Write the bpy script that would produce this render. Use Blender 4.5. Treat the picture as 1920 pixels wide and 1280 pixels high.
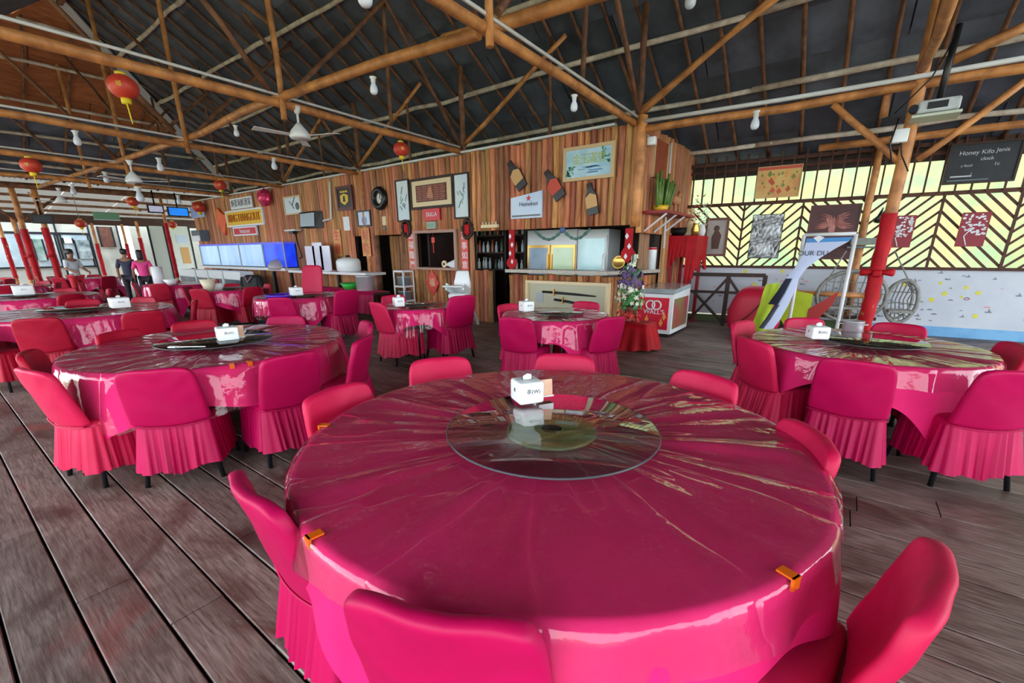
import bpy, math, random
from mathutils import Vector, Matrix
random.seed(7)
for o in list(bpy.data.objects): bpy.data.objects.remove(o)
SC = bpy.context.scene
COL = SC.collection
R = math.radians

# ------------------------------------------------------------------ camera
CZ = 1.46; PITCH = 0.28899; YAW = R(36.5); ROLL = -0.006; FPX = 813.26; CYP = 713.3
cam = bpy.data.cameras.new('camera'); camo = bpy.data.objects.new('camera', cam); COL.objects.link(camo)
cam.sensor_width = 36; cam.lens = FPX / 1920 * 36; cam.shift_y = (CYP - 640) / 1920; cam.clip_start = 0.03; cam.clip_end = 500
camo.matrix_world = Matrix.Translation((0, 0, CZ)) @ Matrix.Rotation(YAW, 4, 'Z') @ Matrix.Rotation(math.pi/2 - PITCH, 4, 'X') @ Matrix.Rotation(ROLL, 4, 'Z')
SC.camera = camo

# ------------------------------------------------------------------ world, sun, exposure
W = bpy.data.worlds.new('sky'); SC.world = W; W.use_nodes = True
bg = W.node_tree.nodes['Background']; bg.inputs[0].default_value = (0.86, 0.93, 1.0, 1); bg.inputs[1].default_value = 1.35
sun = bpy.data.lights.new('sun', 'SUN'); sun.energy = 1.5; sun.angle = R(2); sun.color = (1, 0.95, 0.85)
suno = bpy.data.objects.new('sun', sun); COL.objects.link(suno); suno.rotation_euler = (R(28), 0, R(15))
SC.view_settings.view_transform = 'Standard'; SC.view_settings.look = 'None'; SC.view_settings.gamma = 1
SC.view_settings.use_curve_mapping = False
SC.view_settings.exposure = 2.15
SC.cycles.use_denoising = True
SC.cycles.max_bounces = 6; SC.cycles.transparent_max_bounces = 8; SC.cycles.diffuse_bounces = 3; SC.cycles.glossy_bounces = 3; SC.cycles.transmission_bounces = 3
SC.cycles.use_adaptive_sampling = True; SC.cycles.adaptive_threshold = 0.03
SC.cycles.sample_clamp_indirect = 6

# ------------------------------------------------------------------ survey helpers: sight lines of the photo met with real planes of the hall
def sight(u, v):
    x = (u - 960) / FPX; y = (CYP - v) / FPX
    c, s = math.cos(ROLL), math.sin(ROLL); x, y = c*x - s*y, s*x + c*y
    fy = math.cos(PITCH) + y*math.sin(PITCH); fz = -math.sin(PITCH) + y*math.cos(PITCH)
    cy, sy = math.cos(YAW), math.sin(YAW)
    return Vector((x*cy - fy*sy, x*sy + fy*cy, fz))
ORG = Vector((0, 0, CZ))
def on_z(u, v, z=0.0):
    d = sight(u, v); return ORG + d*((z - CZ)/d.z)
def on_y(u, v, y):
    d = sight(u, v); return ORG + d*(y/d.y)
def on_x(u, v, x):
    d = sight(u, v); return ORG + d*(x/d.x)

# ------------------------------------------------------------------ materials
MATS = {}
def hexc(r, g, b):
    f = lambda c: ((c/255+0.055)/1.055)**2.4 if c/255 > 0.04045 else c/255/12.92
    return (f(r), f(g), f(b))
def mat(name, c, c2=None, sc=6.0, st=(1, 1, 1), rough=0.55, metal=0.0, bump=0.0, bsc=None, rnd=0.0, hue=0.0, coat=0.0, croug=0.08, spec=0.5, sheen=0.0, emit=0.0, emitc=None, lo=0.35, hi=0.65, alpha=1.0, dist=0.0, wave=None):
    if name in MATS: return MATS[name]
    m = bpy.data.materials.new(name); m.use_nodes = True; nt = m.node_tree; N = nt.nodes; Lk = nt.links
    b = N['Principled BSDF']; b.inputs['Roughness'].default_value = rough; b.inputs['Metallic'].default_value = metal
    b.inputs['Specular IOR Level'].default_value = spec
    b.inputs['Coat Weight'].default_value = coat; b.inputs['Coat Roughness'].default_value = croug
    b.inputs['Sheen Weight'].default_value = sheen
    b.inputs['Base Color'].default_value = (*c, 1)
    if emit: b.inputs['Emission Color'].default_value = (*(emitc or c), 1); b.inputs['Emission Strength'].default_value = emit
    vec = None
    if c2 or bump or rnd:
        tc = N.new('ShaderNodeTexCoord'); mp = N.new('ShaderNodeMapping'); mp.inputs['Scale'].default_value = st
        Lk.new(tc.outputs['Object'], mp.inputs['Vector'])
        if rnd:
            oi = N.new('ShaderNodeObjectInfo'); mu = N.new('ShaderNodeMath'); mu.operation = 'MULTIPLY'; mu.inputs[1].default_value = 37.0
            Lk.new(oi.outputs['Random'], mu.inputs[0]); Lk.new(mu.outputs[0], mp.inputs['Location'])
        vec = mp.outputs[0]
    col = None
    if c2:
        nz = N.new('ShaderNodeTexNoise'); nz.inputs['Scale'].default_value = sc; nz.inputs['Detail'].default_value = 6; nz.inputs['Roughness'].default_value = 0.6; nz.inputs['Distortion'].default_value = dist
        Lk.new(vec, nz.inputs['Vector'])
        mr = N.new('ShaderNodeMapRange'); mr.inputs[1].default_value = lo; mr.inputs[2].default_value = hi
        Lk.new(nz.outputs['Fac'], mr.inputs[0])
        mx = N.new('ShaderNodeMix'); mx.data_type = 'RGBA'; mx.inputs[6].default_value = (*c, 1); mx.inputs[7].default_value = (*c2, 1)
        Lk.new(mr.outputs[0], mx.inputs[0]); col = mx.outputs[2]
    if rnd:
        hs = N.new('ShaderNodeHueSaturation'); hs.inputs['Color'].default_value = (*c, 1)
        if col: Lk.new(col, hs.inputs['Color'])
        mr2 = N.new('ShaderNodeMapRange'); mr2.inputs[3].default_value = 1 - rnd; mr2.inputs[4].default_value = 1 + rnd
        Lk.new(oi.outputs['Random'], mr2.inputs[0]); Lk.new(mr2.outputs[0], hs.inputs['Value'])
        if hue:
            m3 = N.new('ShaderNodeMath'); m3.operation = 'MULTIPLY'; m3.inputs[1].default_value = 7.31
            fr = N.new('ShaderNodeMath'); fr.operation = 'FRACT'
            mr3 = N.new('ShaderNodeMapRange'); mr3.inputs[3].default_value = 0.5 - hue; mr3.inputs[4].default_value = 0.5 + hue
            Lk.new(oi.outputs['Random'], m3.inputs[0]); Lk.new(m3.outputs[0], fr.inputs[0]); Lk.new(fr.outputs[0], mr3.inputs[0]); Lk.new(mr3.outputs[0], hs.inputs['Hue'])
        col = hs.outputs[0]
    if col: Lk.new(col, b.inputs['Base Color'])
    if bump:
        n2 = N.new('ShaderNodeTexNoise'); n2.inputs['Scale'].default_value = bsc or sc*2; n2.inputs['Detail'].default_value = 5
        Lk.new(vec, n2.inputs['Vector'])
        bp = N.new('ShaderNodeBump'); bp.inputs['Strength'].default_value = bump; bp.inputs['Distance'].default_value = 0.02
        Lk.new(n2.outputs['Fac'], bp.inputs['Height']); Lk.new(bp.outputs[0], b.inputs['Normal'])
    MATS[name] = m; return m

def clear_mat(name, tint, gloss_rough=0.05, base=0.04, bump=0.0, bsc=8.0, radial=False, haze=0.0, hazec=(1, 1, 1)):
    m = bpy.data.materials.new(name); m.use_nodes = True; nt = m.node_tree; N = nt.nodes; Lk = nt.links
    N.remove(N['Principled BSDF']); out = N['Material Output']
    tr = N.new('ShaderNodeBsdfTransparent'); tr.inputs[0].default_value = (*tint, 1)
    gl = N.new('ShaderNodeBsdfGlossy'); gl.inputs['Roughness'].default_value = gloss_rough
    fr = N.new('ShaderNodeLayerWeight'); fr.inputs[0].default_value = 0.5     # reflection grows toward grazing, the same on both faces
    p5 = N.new('ShaderNodeMath'); p5.operation = 'POWER'; p5.inputs[1].default_value = 3.0; Lk.new(fr.outputs['Facing'], p5.inputs[0])
    ma = N.new('ShaderNodeMath'); ma.operation = 'MULTIPLY_ADD'; ma.inputs[1].default_value = 0.9; ma.inputs[2].default_value = base; Lk.new(p5.outputs[0], ma.inputs[0])
    mx = N.new('ShaderNodeMixShader'); Lk.new(ma.outputs[0], mx.inputs[0]); Lk.new(gl.outputs[0], mx.inputs[2])
    if haze:
        df = N.new('ShaderNodeBsdfDiffuse'); df.inputs[0].default_value = (*hazec, 1)
        m2 = N.new('ShaderNodeMixShader'); m2.inputs[0].default_value = haze
        Lk.new(tr.outputs[0], m2.inputs[1]); Lk.new(df.outputs[0], m2.inputs[2]); Lk.new(m2.outputs[0], mx.inputs[1])
    else: Lk.new(tr.outputs[0], mx.inputs[1])
    if bump:
        tc = N.new('ShaderNodeTexCoord')
        n2 = N.new('ShaderNodeTexNoise'); n2.inputs['Scale'].default_value = bsc; n2.inputs['Detail'].default_value = 4
        hsock = n2.outputs['Fac']
        if radial:   # creases that fan out from the middle of the table
            sx = N.new('ShaderNodeSeparateXYZ'); Lk.new(tc.outputs['Object'], sx.inputs[0])
            at = N.new('ShaderNodeMath'); at.operation = 'ARCTAN2'; Lk.new(sx.outputs[1], at.inputs[0]); Lk.new(sx.outputs[0], at.inputs[1])
            ln = N.new('ShaderNodeVectorMath'); ln.operation = 'LENGTH'; Lk.new(tc.outputs['Object'], ln.inputs[0])
            m6 = N.new('ShaderNodeMath'); m6.operation = 'MULTIPLY'; m6.inputs[1].default_value = 0.45; Lk.new(ln.outputs['Value'], m6.inputs[0])
            cb = N.new('ShaderNodeCombineXYZ'); Lk.new(at.outputs[0], cb.inputs[0]); Lk.new(m6.outputs[0], cb.inputs[1])
            n3 = N.new('ShaderNodeTexNoise'); n3.inputs['Scale'].default_value = 3.2; n3.inputs['Detail'].default_value = 2
            Lk.new(cb.outputs[0], n3.inputs['Vector'])
            s1 = N.new('ShaderNodeMath'); s1.operation = 'SUBTRACT'; s1.inputs[1].default_value = 0.5; Lk.new(n3.outputs['Fac'], s1.inputs[0])
            ab = N.new('ShaderNodeMath'); ab.operation = 'ABSOLUTE'; Lk.new(s1.outputs[0], ab.inputs[0])
            pw = N.new('ShaderNodeMath'); pw.operation = 'POWER'; pw.inputs[1].default_value = 0.6; Lk.new(ab.outputs[0], pw.inputs[0])
            ad = N.new('ShaderNodeMath'); ad.operation = 'MULTIPLY_ADD'; ad.inputs[1].default_value = 1.6
            sm = N.new('ShaderNodeMath'); sm.operation = 'MULTIPLY'; sm.inputs[1].default_value = 0.5
            Lk.new(n2.outputs['Fac'], sm.inputs[0]); Lk.new(pw.outputs[0], ad.inputs[0]); Lk.new(sm.outputs[0], ad.inputs[2]); hsock = ad.outputs[0]
        Lk.new(tc.outputs['Object'], n2.inputs['Vector'])
        bp = N.new('ShaderNodeBump'); bp.inputs['Strength'].default_value = bump; bp.inputs['Distance'].default_value = 0.03
        Lk.new(hsock, bp.inputs['Height']); Lk.new(bp.outputs[0], gl.inputs['Normal']); Lk.new(bp.outputs[0], fr.inputs['Normal'])
    Lk.new(mx.outputs[0], out.inputs[0]); MATS[name] = m; return m

# ------------------------------------------------------------------ mesh builder
class MB:
    def __init__(s): s.v = []; s.f = []; s.s = []
    def add(s, V, F, smooth=False):
        n = len(s.v); s.v += [tuple(p) for p in V]; s.f += [tuple(i+n for i in f) for f in F]; s.s += [smooth]*len(F); return s
    def box(s, x0, x1, y0, y1, z0, z1):
        return s.add([(x0,y0,z0),(x1,y0,z0),(x1,y1,z0),(x0,y1,z0),(x0,y0,z1),(x1,y0,z1),(x1,y1,z1),(x0,y1,z1)],
                     [(0,3,2,1),(4,5,6,7),(0,1,5,4),(1,2,6,5),(2,3,7,6),(3,0,4,7)])
    def bar(s, p, q, w, h, up=(0, 0, 1)):
        p, q = Vector(p), Vector(q); d = (q-p).normalized(); u = Vector(up)
        if abs(d.dot(u)) > 0.98: u = Vector((0, 1, 0))
        a = d.cross(u).normalized(); b = a.cross(d).normalized()
        V = [c + a*(i*w/2) + b*(j*h/2) for c in (p, q) for i, j in ((-1,-1),(1,-1),(1,1),(-1,1))]
        return s.add(V, [(0,1,2,3),(7,6,5,4),(0,4,5,1),(1,5,6,2),(2,6,7,3),(3,7,4,0)])
    def tube(s, pts, rad, n=8, cap=True, smooth=True, closed=False):
        pts = [Vector(p) for p in pts]; k = len(pts)
        if not isinstance(rad, (list, tuple)): rad = [rad]*k
        V = []; ref = None
        for i, p in enumerate(pts):
            if closed: d = pts[(i+1) % k]-pts[i-1]
            else: d = pts[min(i+1, k-1)]-pts[max(i-1, 0)]
            d.normalize()
            if ref is None:
                ref = Vector((0, 0, 1)) if abs(d.z) < 0.9 else Vector((1, 0, 0))
            a = d.cross(ref)
            if a.length < 1e-4: a = d.cross(Vector((0, 1, 0)))
            a.normalize(); b = d.cross(a); ref = -b if False else a.cross(d)
            V += [p + (a*math.cos(t*2*math.pi/n) + b*math.sin(t*2*math.pi/n))*rad[i] for t in range(n)]
        F = [(i*n+j, i*n+(j+1) % n, (i+1)*n+(j+1) % n, (i+1)*n+j) for i in range(k-1) for j in range(n)]
        if closed: F += [((k-1)*n+j, (k-1)*n+(j+1) % n, (j+1) % n, j) for j in range(n)]
        s.add(V, F, smooth)
        if cap and not closed:
            m = len(s.v)-k*n; s.f += [tuple(m+j for j in reversed(range(n))), tuple(m+(k-1)*n+j for j in range(n))]; s.s += [False, False]
        return s
    def lathe(s, prof, n=24, c=(0, 0, 0), smooth=True, cap=True):
        V = [(c[0]+r*math.cos(2*math.pi*j/n), c[1]+r*math.sin(2*math.pi*j/n), c[2]+z) for r, z in prof for j in range(n)]
        k = len(prof)
        F = [(i*n+j, i*n+(j+1) % n, (i+1)*n+(j+1) % n, (i+1)*n+j) for i in range(k-1) for j in range(n)]
        s.add(V, F, smooth)
        if cap:
            m = len(s.v)-k*n
            if prof[0][0] > 1e-4: s.f.append(tuple(m+j for j in reversed(range(n)))); s.s.append(False)
            if prof[-1][0] > 1e-4: s.f.append(tuple(m+(k-1)*n+j for j in range(n))); s.s.append(False)
        return s
    def prism(s, poly, f0, f1):
        n = len(poly); V = [f0(p) for p in poly] + [f1(p) for p in poly]
        return s.add(V, [tuple(range(n)), tuple(reversed(range(n, 2*n)))] + [(i, i+n, (i+1) % n+n, (i+1) % n) for i in range(n)])
    def rbox(s, hx, hy, hz, r, n=4, c=(0, 0, 0), fn=None, mid=2):
        """rounded box of half sizes hx,hy,hz; fn deforms each point"""
        def ax(h): 
            i = h-r; return sorted(set([-h, *[-i-r*math.cos(math.pi/2*t/ n) * 1.0 for t in range(1, n)], -i] + [i*(2*k/mid-1) for k in range(1, mid)] + [i, *[i+r*math.sin(math.pi/2*t/n) for t in range(1, n)], h]))
        X, Y, Z = ax(hx), ax(hy), ax(hz); idx = {}; V = []; F = []
        def P(x, y, z):
            k = (round(x, 6), round(y, 6), round(z, 6))
            if k in idx: return idx[k]
            q = Vector((max(-hx+r, min(hx-r, x)), max(-hy+r, min(hy-r, y)), max(-hz+r, min(hz-r, z))))
            d = Vector((x, y, z))-q
            if d.length > 1e-9: d.normalize()
            p = q+d*r
            if fn: p = Vector(fn(p))
            V.append(p+Vector(c)); idx[k] = len(V)-1; return idx[k]
        def face(A, B, f, flip):
            for i in range(len(A)-1):
                for j in range(len(B)-1):
                    q = [f(A[i], B[j]), f(A[i+1], B[j]), f(A[i+1], B[j+1]), f(A[i], B[j+1])]
                    F.append(tuple(reversed(q)) if flip else tuple(q))
        face(X, Y, lambda a, b: P(a, b, hz), False); face(X, Y, lambda a, b: P(a, b, -hz), True)
        face(X, Z, lambda a, b: P(a, -hy, b), False); face(X, Z, lambda a, b: P(a, hy, b), True)
        face(Y, Z, lambda a, b: P(hx, a, b), False); face(Y, Z, lambda a, b: P(-hx, a, b), True)
        return s.add(V, F, True)
    def mesh(s, name, m):
        me = bpy.data.meshes.new(name); me.from_pydata(s.v, [], s.f); me.polygons.foreach_set('use_smooth', s.s)
        if m is not None: me.materials.append(MATS[m] if isinstance(m, str) else m)
        me.update(); return me
    def build(s, name, m, parent=None, world=True):
        return link(name, s.mesh(name, m), parent, world)
def link(name, data, parent=None, world=True):
    o = bpy.data.objects.new(name, data); COL.objects.link(o)
    if parent is not None:
        o.parent = parent
        if world: o.matrix_parent_inverse = Matrix.Translation(-Vector(parent.location))
    return o
def tag(o, label, cat, group=None, kind=None):
    if label: o['label'] = label
    if cat: o['category'] = cat
    if group: o['group'] = group
    if kind: o['kind'] = kind
    return o
def thing(name, label, cat, loc=(0, 0, 0), rz=0.0, group=None):
    o = bpy.data.objects.new(name, None); COL.objects.link(o); o.location = loc; o.rotation_euler = (0, 0, rz); o.empty_display_size = 0.1
    return tag(o, label, cat, group)
def struct(name, loc=(0, 0, 0), label=None):
    o = bpy.data.objects.new(name, None); COL.objects.link(o); o.location = loc; o['kind'] = 'structure'
    if label: o['label'] = label
    return o
def text(s, size, loc, rot, m, parent=None, ext=0.002, ax='CENTER', sx=1.0, world=True, name='lettering'):
    c = bpy.data.curves.new(name, 'FONT'); c.body = s; c.size = size; c.extrude = ext; c.align_x = ax; c.align_y = 'CENTER'
    tmp = bpy.data.objects.new('tmp', c); COL.objects.link(tmp)
    me = bpy.data.meshes.new_from_object(tmp.evaluated_get(bpy.context.evaluated_depsgraph_get())); bpy.data.objects.remove(tmp)
    me.materials.clear(); me.materials.append(MATS[m] if isinstance(m, str) else m)
    o = link(name, me, parent, world); o.location = loc; o.rotation_euler = rot; o.scale = (sx, 1, 1); return o
def pole_pts(p, q, n=5, wob=0.02, seed=0):
    rr = random.Random(seed); p, q = Vector(p), Vector(q); out = []
    for i in range(n+1):
        t = i/n; w = wob*(0 if i in (0, n) else 1)
        out.append(p.lerp(q, t)+Vector((rr.uniform(-w, w), rr.uniform(-w, w), rr.uniform(-w, w))))
    return out
_ps = [0]
def pole(name, p, q, r0, r1, m, parent, n=7, seg=5, wob=0.02):
    _ps[0] += 1
    pts = pole_pts(p, q, seg, wob, _ps[0]); rad = [r0+(r1-r0)*i/seg for i in range(seg+1)]
    rr = random.Random(_ps[0]*3); rad = [r*rr.uniform(.93, 1.07) for r in rad]
    return MB().tube(pts, rad, n).build(name, m, parent)

# palette
mat('fabric_magenta', hexc(170, 2, 70), hexc(182, 4, 78), sc=3, rough=0.5, spec=0.22, sheen=0.0, rnd=0.08, bump=0.14, bsc=11)
mat('fabric_coral', hexc(190, 16, 68), hexc(202, 28, 76), sc=3, rough=0.5, spec=0.25, sheen=0.0, rnd=0.06, bump=0.14, bsc=11)  # copy of the magenta satin with warm light put into its colour
mat('fabric_crimson', hexc(158, 10, 40), hexc(176, 14, 50), sc=3, rough=0.5, spec=0.25, sheen=0.0, rnd=0.10, bump=0.14, bsc=11)  # left-row copy of the satin, the redder warm light painted into its colour
mat('cloth_pink', hexc(212, 22, 98), hexc(222, 32, 108), sc=4, rough=0.7, spec=0.2)
mat('red_cloth', hexc(184, 8, 26), hexc(158, 5, 20), sc=5, rough=0.6, spec=0.25)
clear_mat('plastic_cover', (0.97, 0.93, 0.95), 0.09, base=0.05, bump=0.6, bsc=7, radial=True, haze=0.01, hazec=(0.8, 0.7, 0.75))
clear_mat('plastic_skirt', (0.97, 0.95, 0.97), 0.12, bump=0.5, bsc=14, haze=0.06)
clear_mat('glass_clear', (0.90, 0.93, 0.91), 0.01)
clear_mat('glass_tinted', (0.42, 0.46, 0.46), 0.01)
clear_mat('glass_pane', (0.88, 0.94, 0.93), 0.01)
mat('glass_edge', (0.05, 0.05, 0.06), rough=0.3)
mat('metal_dark', hexc(40, 44, 50), rough=0.35, metal=0.7)
def floor_mat():
    m = bpy.data.materials.new('wood_floor'); m.use_nodes = True; nt = m.node_tree; N = nt.nodes; Lk = nt.links; b = N['Principled BSDF']
    tc = N.new('ShaderNodeTexCoord'); oi = N.new('ShaderNodeObjectInfo'); gm = N.new('ShaderNodeNewGeometry')
    def noise(scale, st, detail=6, dist=0.0, rough=0.6):
        mp = N.new('ShaderNodeMapping'); mp.inputs['Scale'].default_value = st; Lk.new(gm.outputs['Position'], mp.inputs['Vector'])
        n = N.new('ShaderNodeTexNoise'); n.inputs['Scale'].default_value = scale; n.inputs['Detail'].default_value = detail; n.inputs['Distortion'].default_value = dist; n.inputs['Roughness'].default_value = rough
        Lk.new(mp.outputs[0], n.inputs['Vector']); return n.outputs['Fac']
    def ramp(f, lo, hi):
        r = N.new('ShaderNodeMapRange'); r.inputs[1].default_value = lo; r.inputs[2].default_value = hi; Lk.new(f, r.inputs[0]); return r.outputs[0]
    def mix(f, a, c):
        x = N.new('ShaderNodeMix'); x.data_type = 'RGBA'; Lk.new(f, x.inputs[0])
        for sk, v in ((6, a), (7, c)):
            if isinstance(v, tuple): x.inputs[sk].default_value = (*v, 1)
            else: Lk.new(v, x.inputs[sk])
        return x.outputs[2]
    grain = noise(5, (1.2, 16, 1), 7, .6); patch = noise(1.7, (1, 1.6, 1), 6, .8); stain = noise(1.1, (1, 1.3, 1), 4, .5); fine = noise(38, (1, 3, 1), 4)
    c = mix(ramp(grain, .32, .68), hexc(84, 66, 58), hexc(150, 132, 124))
    c = mix(ramp(patch, .46, .66), c, hexc(78, 52, 44))
    c = mix(ramp(stain, .6, .74), c, hexc(138, 64, 60))
    c = mix(ramp(fine, .66, .85), c, hexc(170, 158, 150))
    hs = N.new('ShaderNodeHueSaturation'); mr = N.new('ShaderNodeMapRange'); mr.inputs[3].default_value = .72; mr.inputs[4].default_value = 1.16
    Lk.new(oi.outputs['Random'], mr.inputs[0]); Lk.new(mr.outputs[0], hs.inputs['Value']); Lk.new(c, hs.inputs['Color']); Lk.new(hs.outputs[0], b.inputs['Base Color'])
    b.inputs['Roughness'].default_value = .5; b.inputs['Specular IOR Level'].default_value = .45
    bp = N.new('ShaderNodeBump'); bp.inputs['Strength'].default_value = .18; bp.inputs['Distance'].default_value = .01; Lk.new(grain, bp.inputs['Height']); Lk.new(bp.outputs[0], b.inputs['Normal'])
    MATS['wood_floor'] = m
floor_mat()
mat('wood_log', hexc(218, 146, 92), hexc(110, 66, 48), sc=6, st=(6, 6, 0.45), rough=0.62, bump=0.3, bsc=12, rnd=0.42, hue=0.02, lo=0.3, hi=0.75, dist=0.8)
mat('wood_pole', hexc(218, 148, 84), hexc(156, 98, 54), sc=5, st=(1, 1, 1), rough=0.5, bump=0.2, bsc=10, rnd=0.1, spec=0.5)
mat('wood_pole_dark', hexc(138, 92, 62), hexc(86, 54, 38), sc=5, rough=0.65, bump=0.2, bsc=10, rnd=0.2)
mat('wood_pole_pale', hexc(232, 220, 208), hexc(186, 164, 146), sc=6, rough=0.7, bump=0.2, rnd=0.12)
mat('wood_slat', hexc(92, 52, 36), hexc(66, 34, 24), sc=6, rough=0.7, rnd=0.15)
mat('wood_dark', hexc(58, 36, 26), hexc(38, 22, 18), sc=6, rough=0.6)
mat('roof_dark', hexc(98, 104, 122), hexc(66, 70, 82), sc=1.6, rough=0.62, rnd=0.28, bump=0.15, bsc=5)
mat('roof_brown', hexc(178, 104, 60), hexc(136, 76, 44), sc=3, st=(6, 1, 6), rough=0.7, rnd=0.15)
mat('roof_metal', hexc(206, 206, 206), hexc(150, 146, 142), sc=2, rough=0.45, metal=0.2)
mat('white_paint', hexc(226, 228, 228), rough=0.5)
mat('white_plastic', hexc(232, 238, 238), rough=0.3)
mat('white_conduit', hexc(220, 222, 222), rough=0.45)
mat('bulb_white', hexc(225, 232, 245), rough=0.2)
mat('black', hexc(18, 18, 20), rough=0.4)
mat('black_gloss', hexc(14, 15, 18), rough=0.12)
mat('lantern_red', hexc(206, 70, 48), hexc(188, 50, 38), sc=8, rough=0.5, bump=0.1)
mat('tassel_yellow', hexc(232, 206, 40), rough=0.6)
mat('gold', hexc(212, 170, 90), rough=0.3, metal=0.8)
mat('gold_paint', hexc(224, 190, 60), rough=0.4)
mat('steel', hexc(205, 207, 210), rough=0.32, metal=0.6)
mat('orange_plastic', hexc(214, 96, 10), rough=0.3)
mat('susan_disc', hexc(158, 162, 104), hexc(134, 140, 88), sc=3, rough=0.3, metal=0.1, spec=0.6)

def translucent_mat(name, c, tr=0.5):
    m = bpy.data.materials.new(name); m.use_nodes = True; nt = m.node_tree; N = nt.nodes
    b = N['Principled BSDF']; b.inputs['Base Color'].default_value = (*c, 1); b.inputs['Roughness'].default_value = .5
    t = N.new('ShaderNodeBsdfTranslucent'); t.inputs[0].default_value = (*c, 1); x = N.new('ShaderNodeMixShader'); x.inputs[0].default_value = tr
    nt.links.new(b.outputs[0], x.inputs[1]); nt.links.new(t.outputs[0], x.inputs[2]); nt.links.new(x.outputs[0], N['Material Output'].inputs[0]); MATS[name] = m
translucent_mat('roof_sheet_clear', hexc(190, 190, 186), .45)

# ================================================================== SETTING
# ------------------------------------------------------------------ floor: long planks laid along X
floor = struct('floor', (0, 0, 0))
MB().box(-34, 10, -5.2, 12.5, -0.30, -0.10).build('subfloor', mat('earth', hexc(30, 24, 20), rough=0.9), floor)
PW = 0.205; GAP = 0.008
def plank_mesh(L, w, k):
    rr = random.Random(k); b = 0.004
    y0, y1 = GAP/2+rr.uniform(0, .002), w-GAP/2-rr.uniform(0, .002); m = MB(); n = 3
    V = []; F = []
    for i in range(n+1):
        x = L*i/n; dz = rr.uniform(-.0015, .0015)
        x = max(0.003, min(L-.003, x))
        V += [(x, y0, -.05), (x, y0, dz-b), (x, y0+b, dz), (x, y1-b, dz), (x, y1, dz-b), (x, y1, -.05)]
    for i in range(n):
        for j in range(5): F.append((i*6+j, i*6+j+1, (i+1)*6+j+1, (i+1)*6+j)[::-1])
    F += [tuple(range(6)), tuple(reversed(range(n*6, n*6+6)))]
    return m.add(V, F)
pm = {}
far = MB(); npl = 0
rows = [(-4.0 + i*PW) for i in range(int(16.2/PW))]
for ri, y in enumerate(rows):
    rr = random.Random(ri*13+5); x = -33.5 - rr.uniform(0, 3.4)
    joints = []
    while x < 9:
        L = rr.choice((2.8, 3.4, 4.0)); x0 = x; x += L
        cx, cyy = x0+L/2, y
        # in view and near?
        d = math.hypot(cx+1.2, cyy-1.5)
        fwd = -math.sin(YAW)*cx + math.cos(YAW)*cyy
        near = d < 8.5 and fwd > -1.2 and y > -0.9
        if near and npl < 290:
            key = (L, rr.randrange(3))
            if key not in pm: pm[key] = plank_mesh(L, PW, hash(key) % 97).mesh('plank', 'wood_floor')
            o = link('plank', pm[key], floor); o.location = (x0, y, rr.uniform(-.003, .002)); npl += 1
        else:
            far.box(x0+.003, x0+L-.003, y+GAP/2, y+PW-GAP/2, -0.05, rr.uniform(-.003, .002))
fo = far.build('plank_field', 'wood_floor', floor); fo['kind'] = 'stuff'

# ------------------------------------------------------------------ roof
SL = 0.601; RY = 3.55; EY = 10.45; RX = -15.62; RIGHT = 9.0
zM = lambda y: 3.19 + SL*(10.13-y)
zL = lambda x: 5.43 + SL*(x+18.47)
zN = lambda y: zM(RY) - SL*(RY-y)
ceil = struct('ceiling', (0, 0, 0))
hipx = lambda y: -12.08 - y      # where the front slope meets the end slope
rr = random.Random(3)
def slab(V, t=0.03):   # thin sheet from 4 lower corners
    return MB().add([Vector(p) for p in V]+[Vector(p)+Vector((0, 0, t)) for p in V], [(0,1,2,3),(7,6,5,4),(0,4,5,1),(1,5,6,2),(2,6,7,3),(3,7,4,0)])
CW = 0.62
y = EY; row = 0
while y > RY+.01:
    y2 = max(RY, y-CW); x = RIGHT - (row % 2)*1.1
    first = True; xr = RIGHT
    while xr > hipx(y2)+.02:
        xl = xr - (1.3 if (first and row % 2) else 2.5); first = False
        xa, xb = max(xl, hipx(y2)), max(xl, hipx(y))   # near-ridge edge, eave edge
        lift = rr.uniform(0, .012)
        slab([(xr-.01, y, zM(y)+.07+lift), (xb+.01, y, zM(y)+.07+lift), (xa+.01, y2-.03, zM(y2-.03)+.095+lift), (xr-.01, y2-.03, zM(y2-.03)+.095+lift)]).build('roof_sheet', 'roof_dark', ceil)
        xr = xl
    y = y2; row += 1
x = -21.35; row = 0
while x < RX-.01:
    x2 = min(RX, x+CW); h1 = RX-x; h2 = RX-x2
    yy = RY+h1; 
    while yy > RY-h1+.02:
        yl = yy-2.5
        a, b = max(min(yy, RY+h1), RY-h1), max(yl, RY-h1); c, d = min(max(yl, RY-h2), RY+h2), min(max(yy, RY-h2), RY+h2)
        c, d = min(c, d), max(c, d); lift = rr.uniform(0, .012)
        brown = (zL(x) > 5.12)
        slab([(x, a-.01, zL(x)+.07+lift), (x2+.03, d-.01, zL(x2+.03)+.095+lift), (x2+.03, c+.01, zL(x2+.03)+.095+lift), (x, b+.01, zL(x)+.07+lift)]).build('roof_sheet', 'roof_brown' if brown else 'roof_dark', ceil)
        yy = yl
    x = x2; row += 1
slab([(RIGHT, RY, zN(RY)+.08), (RX, RY, zN(RY)+.08), (RX-6.3, -2.9, zN(-2.9)+.08), (RIGHT, -2.9, zN(-2.9)+.08)]).build('roof_sheet', 'roof_dark', ceil)
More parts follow.
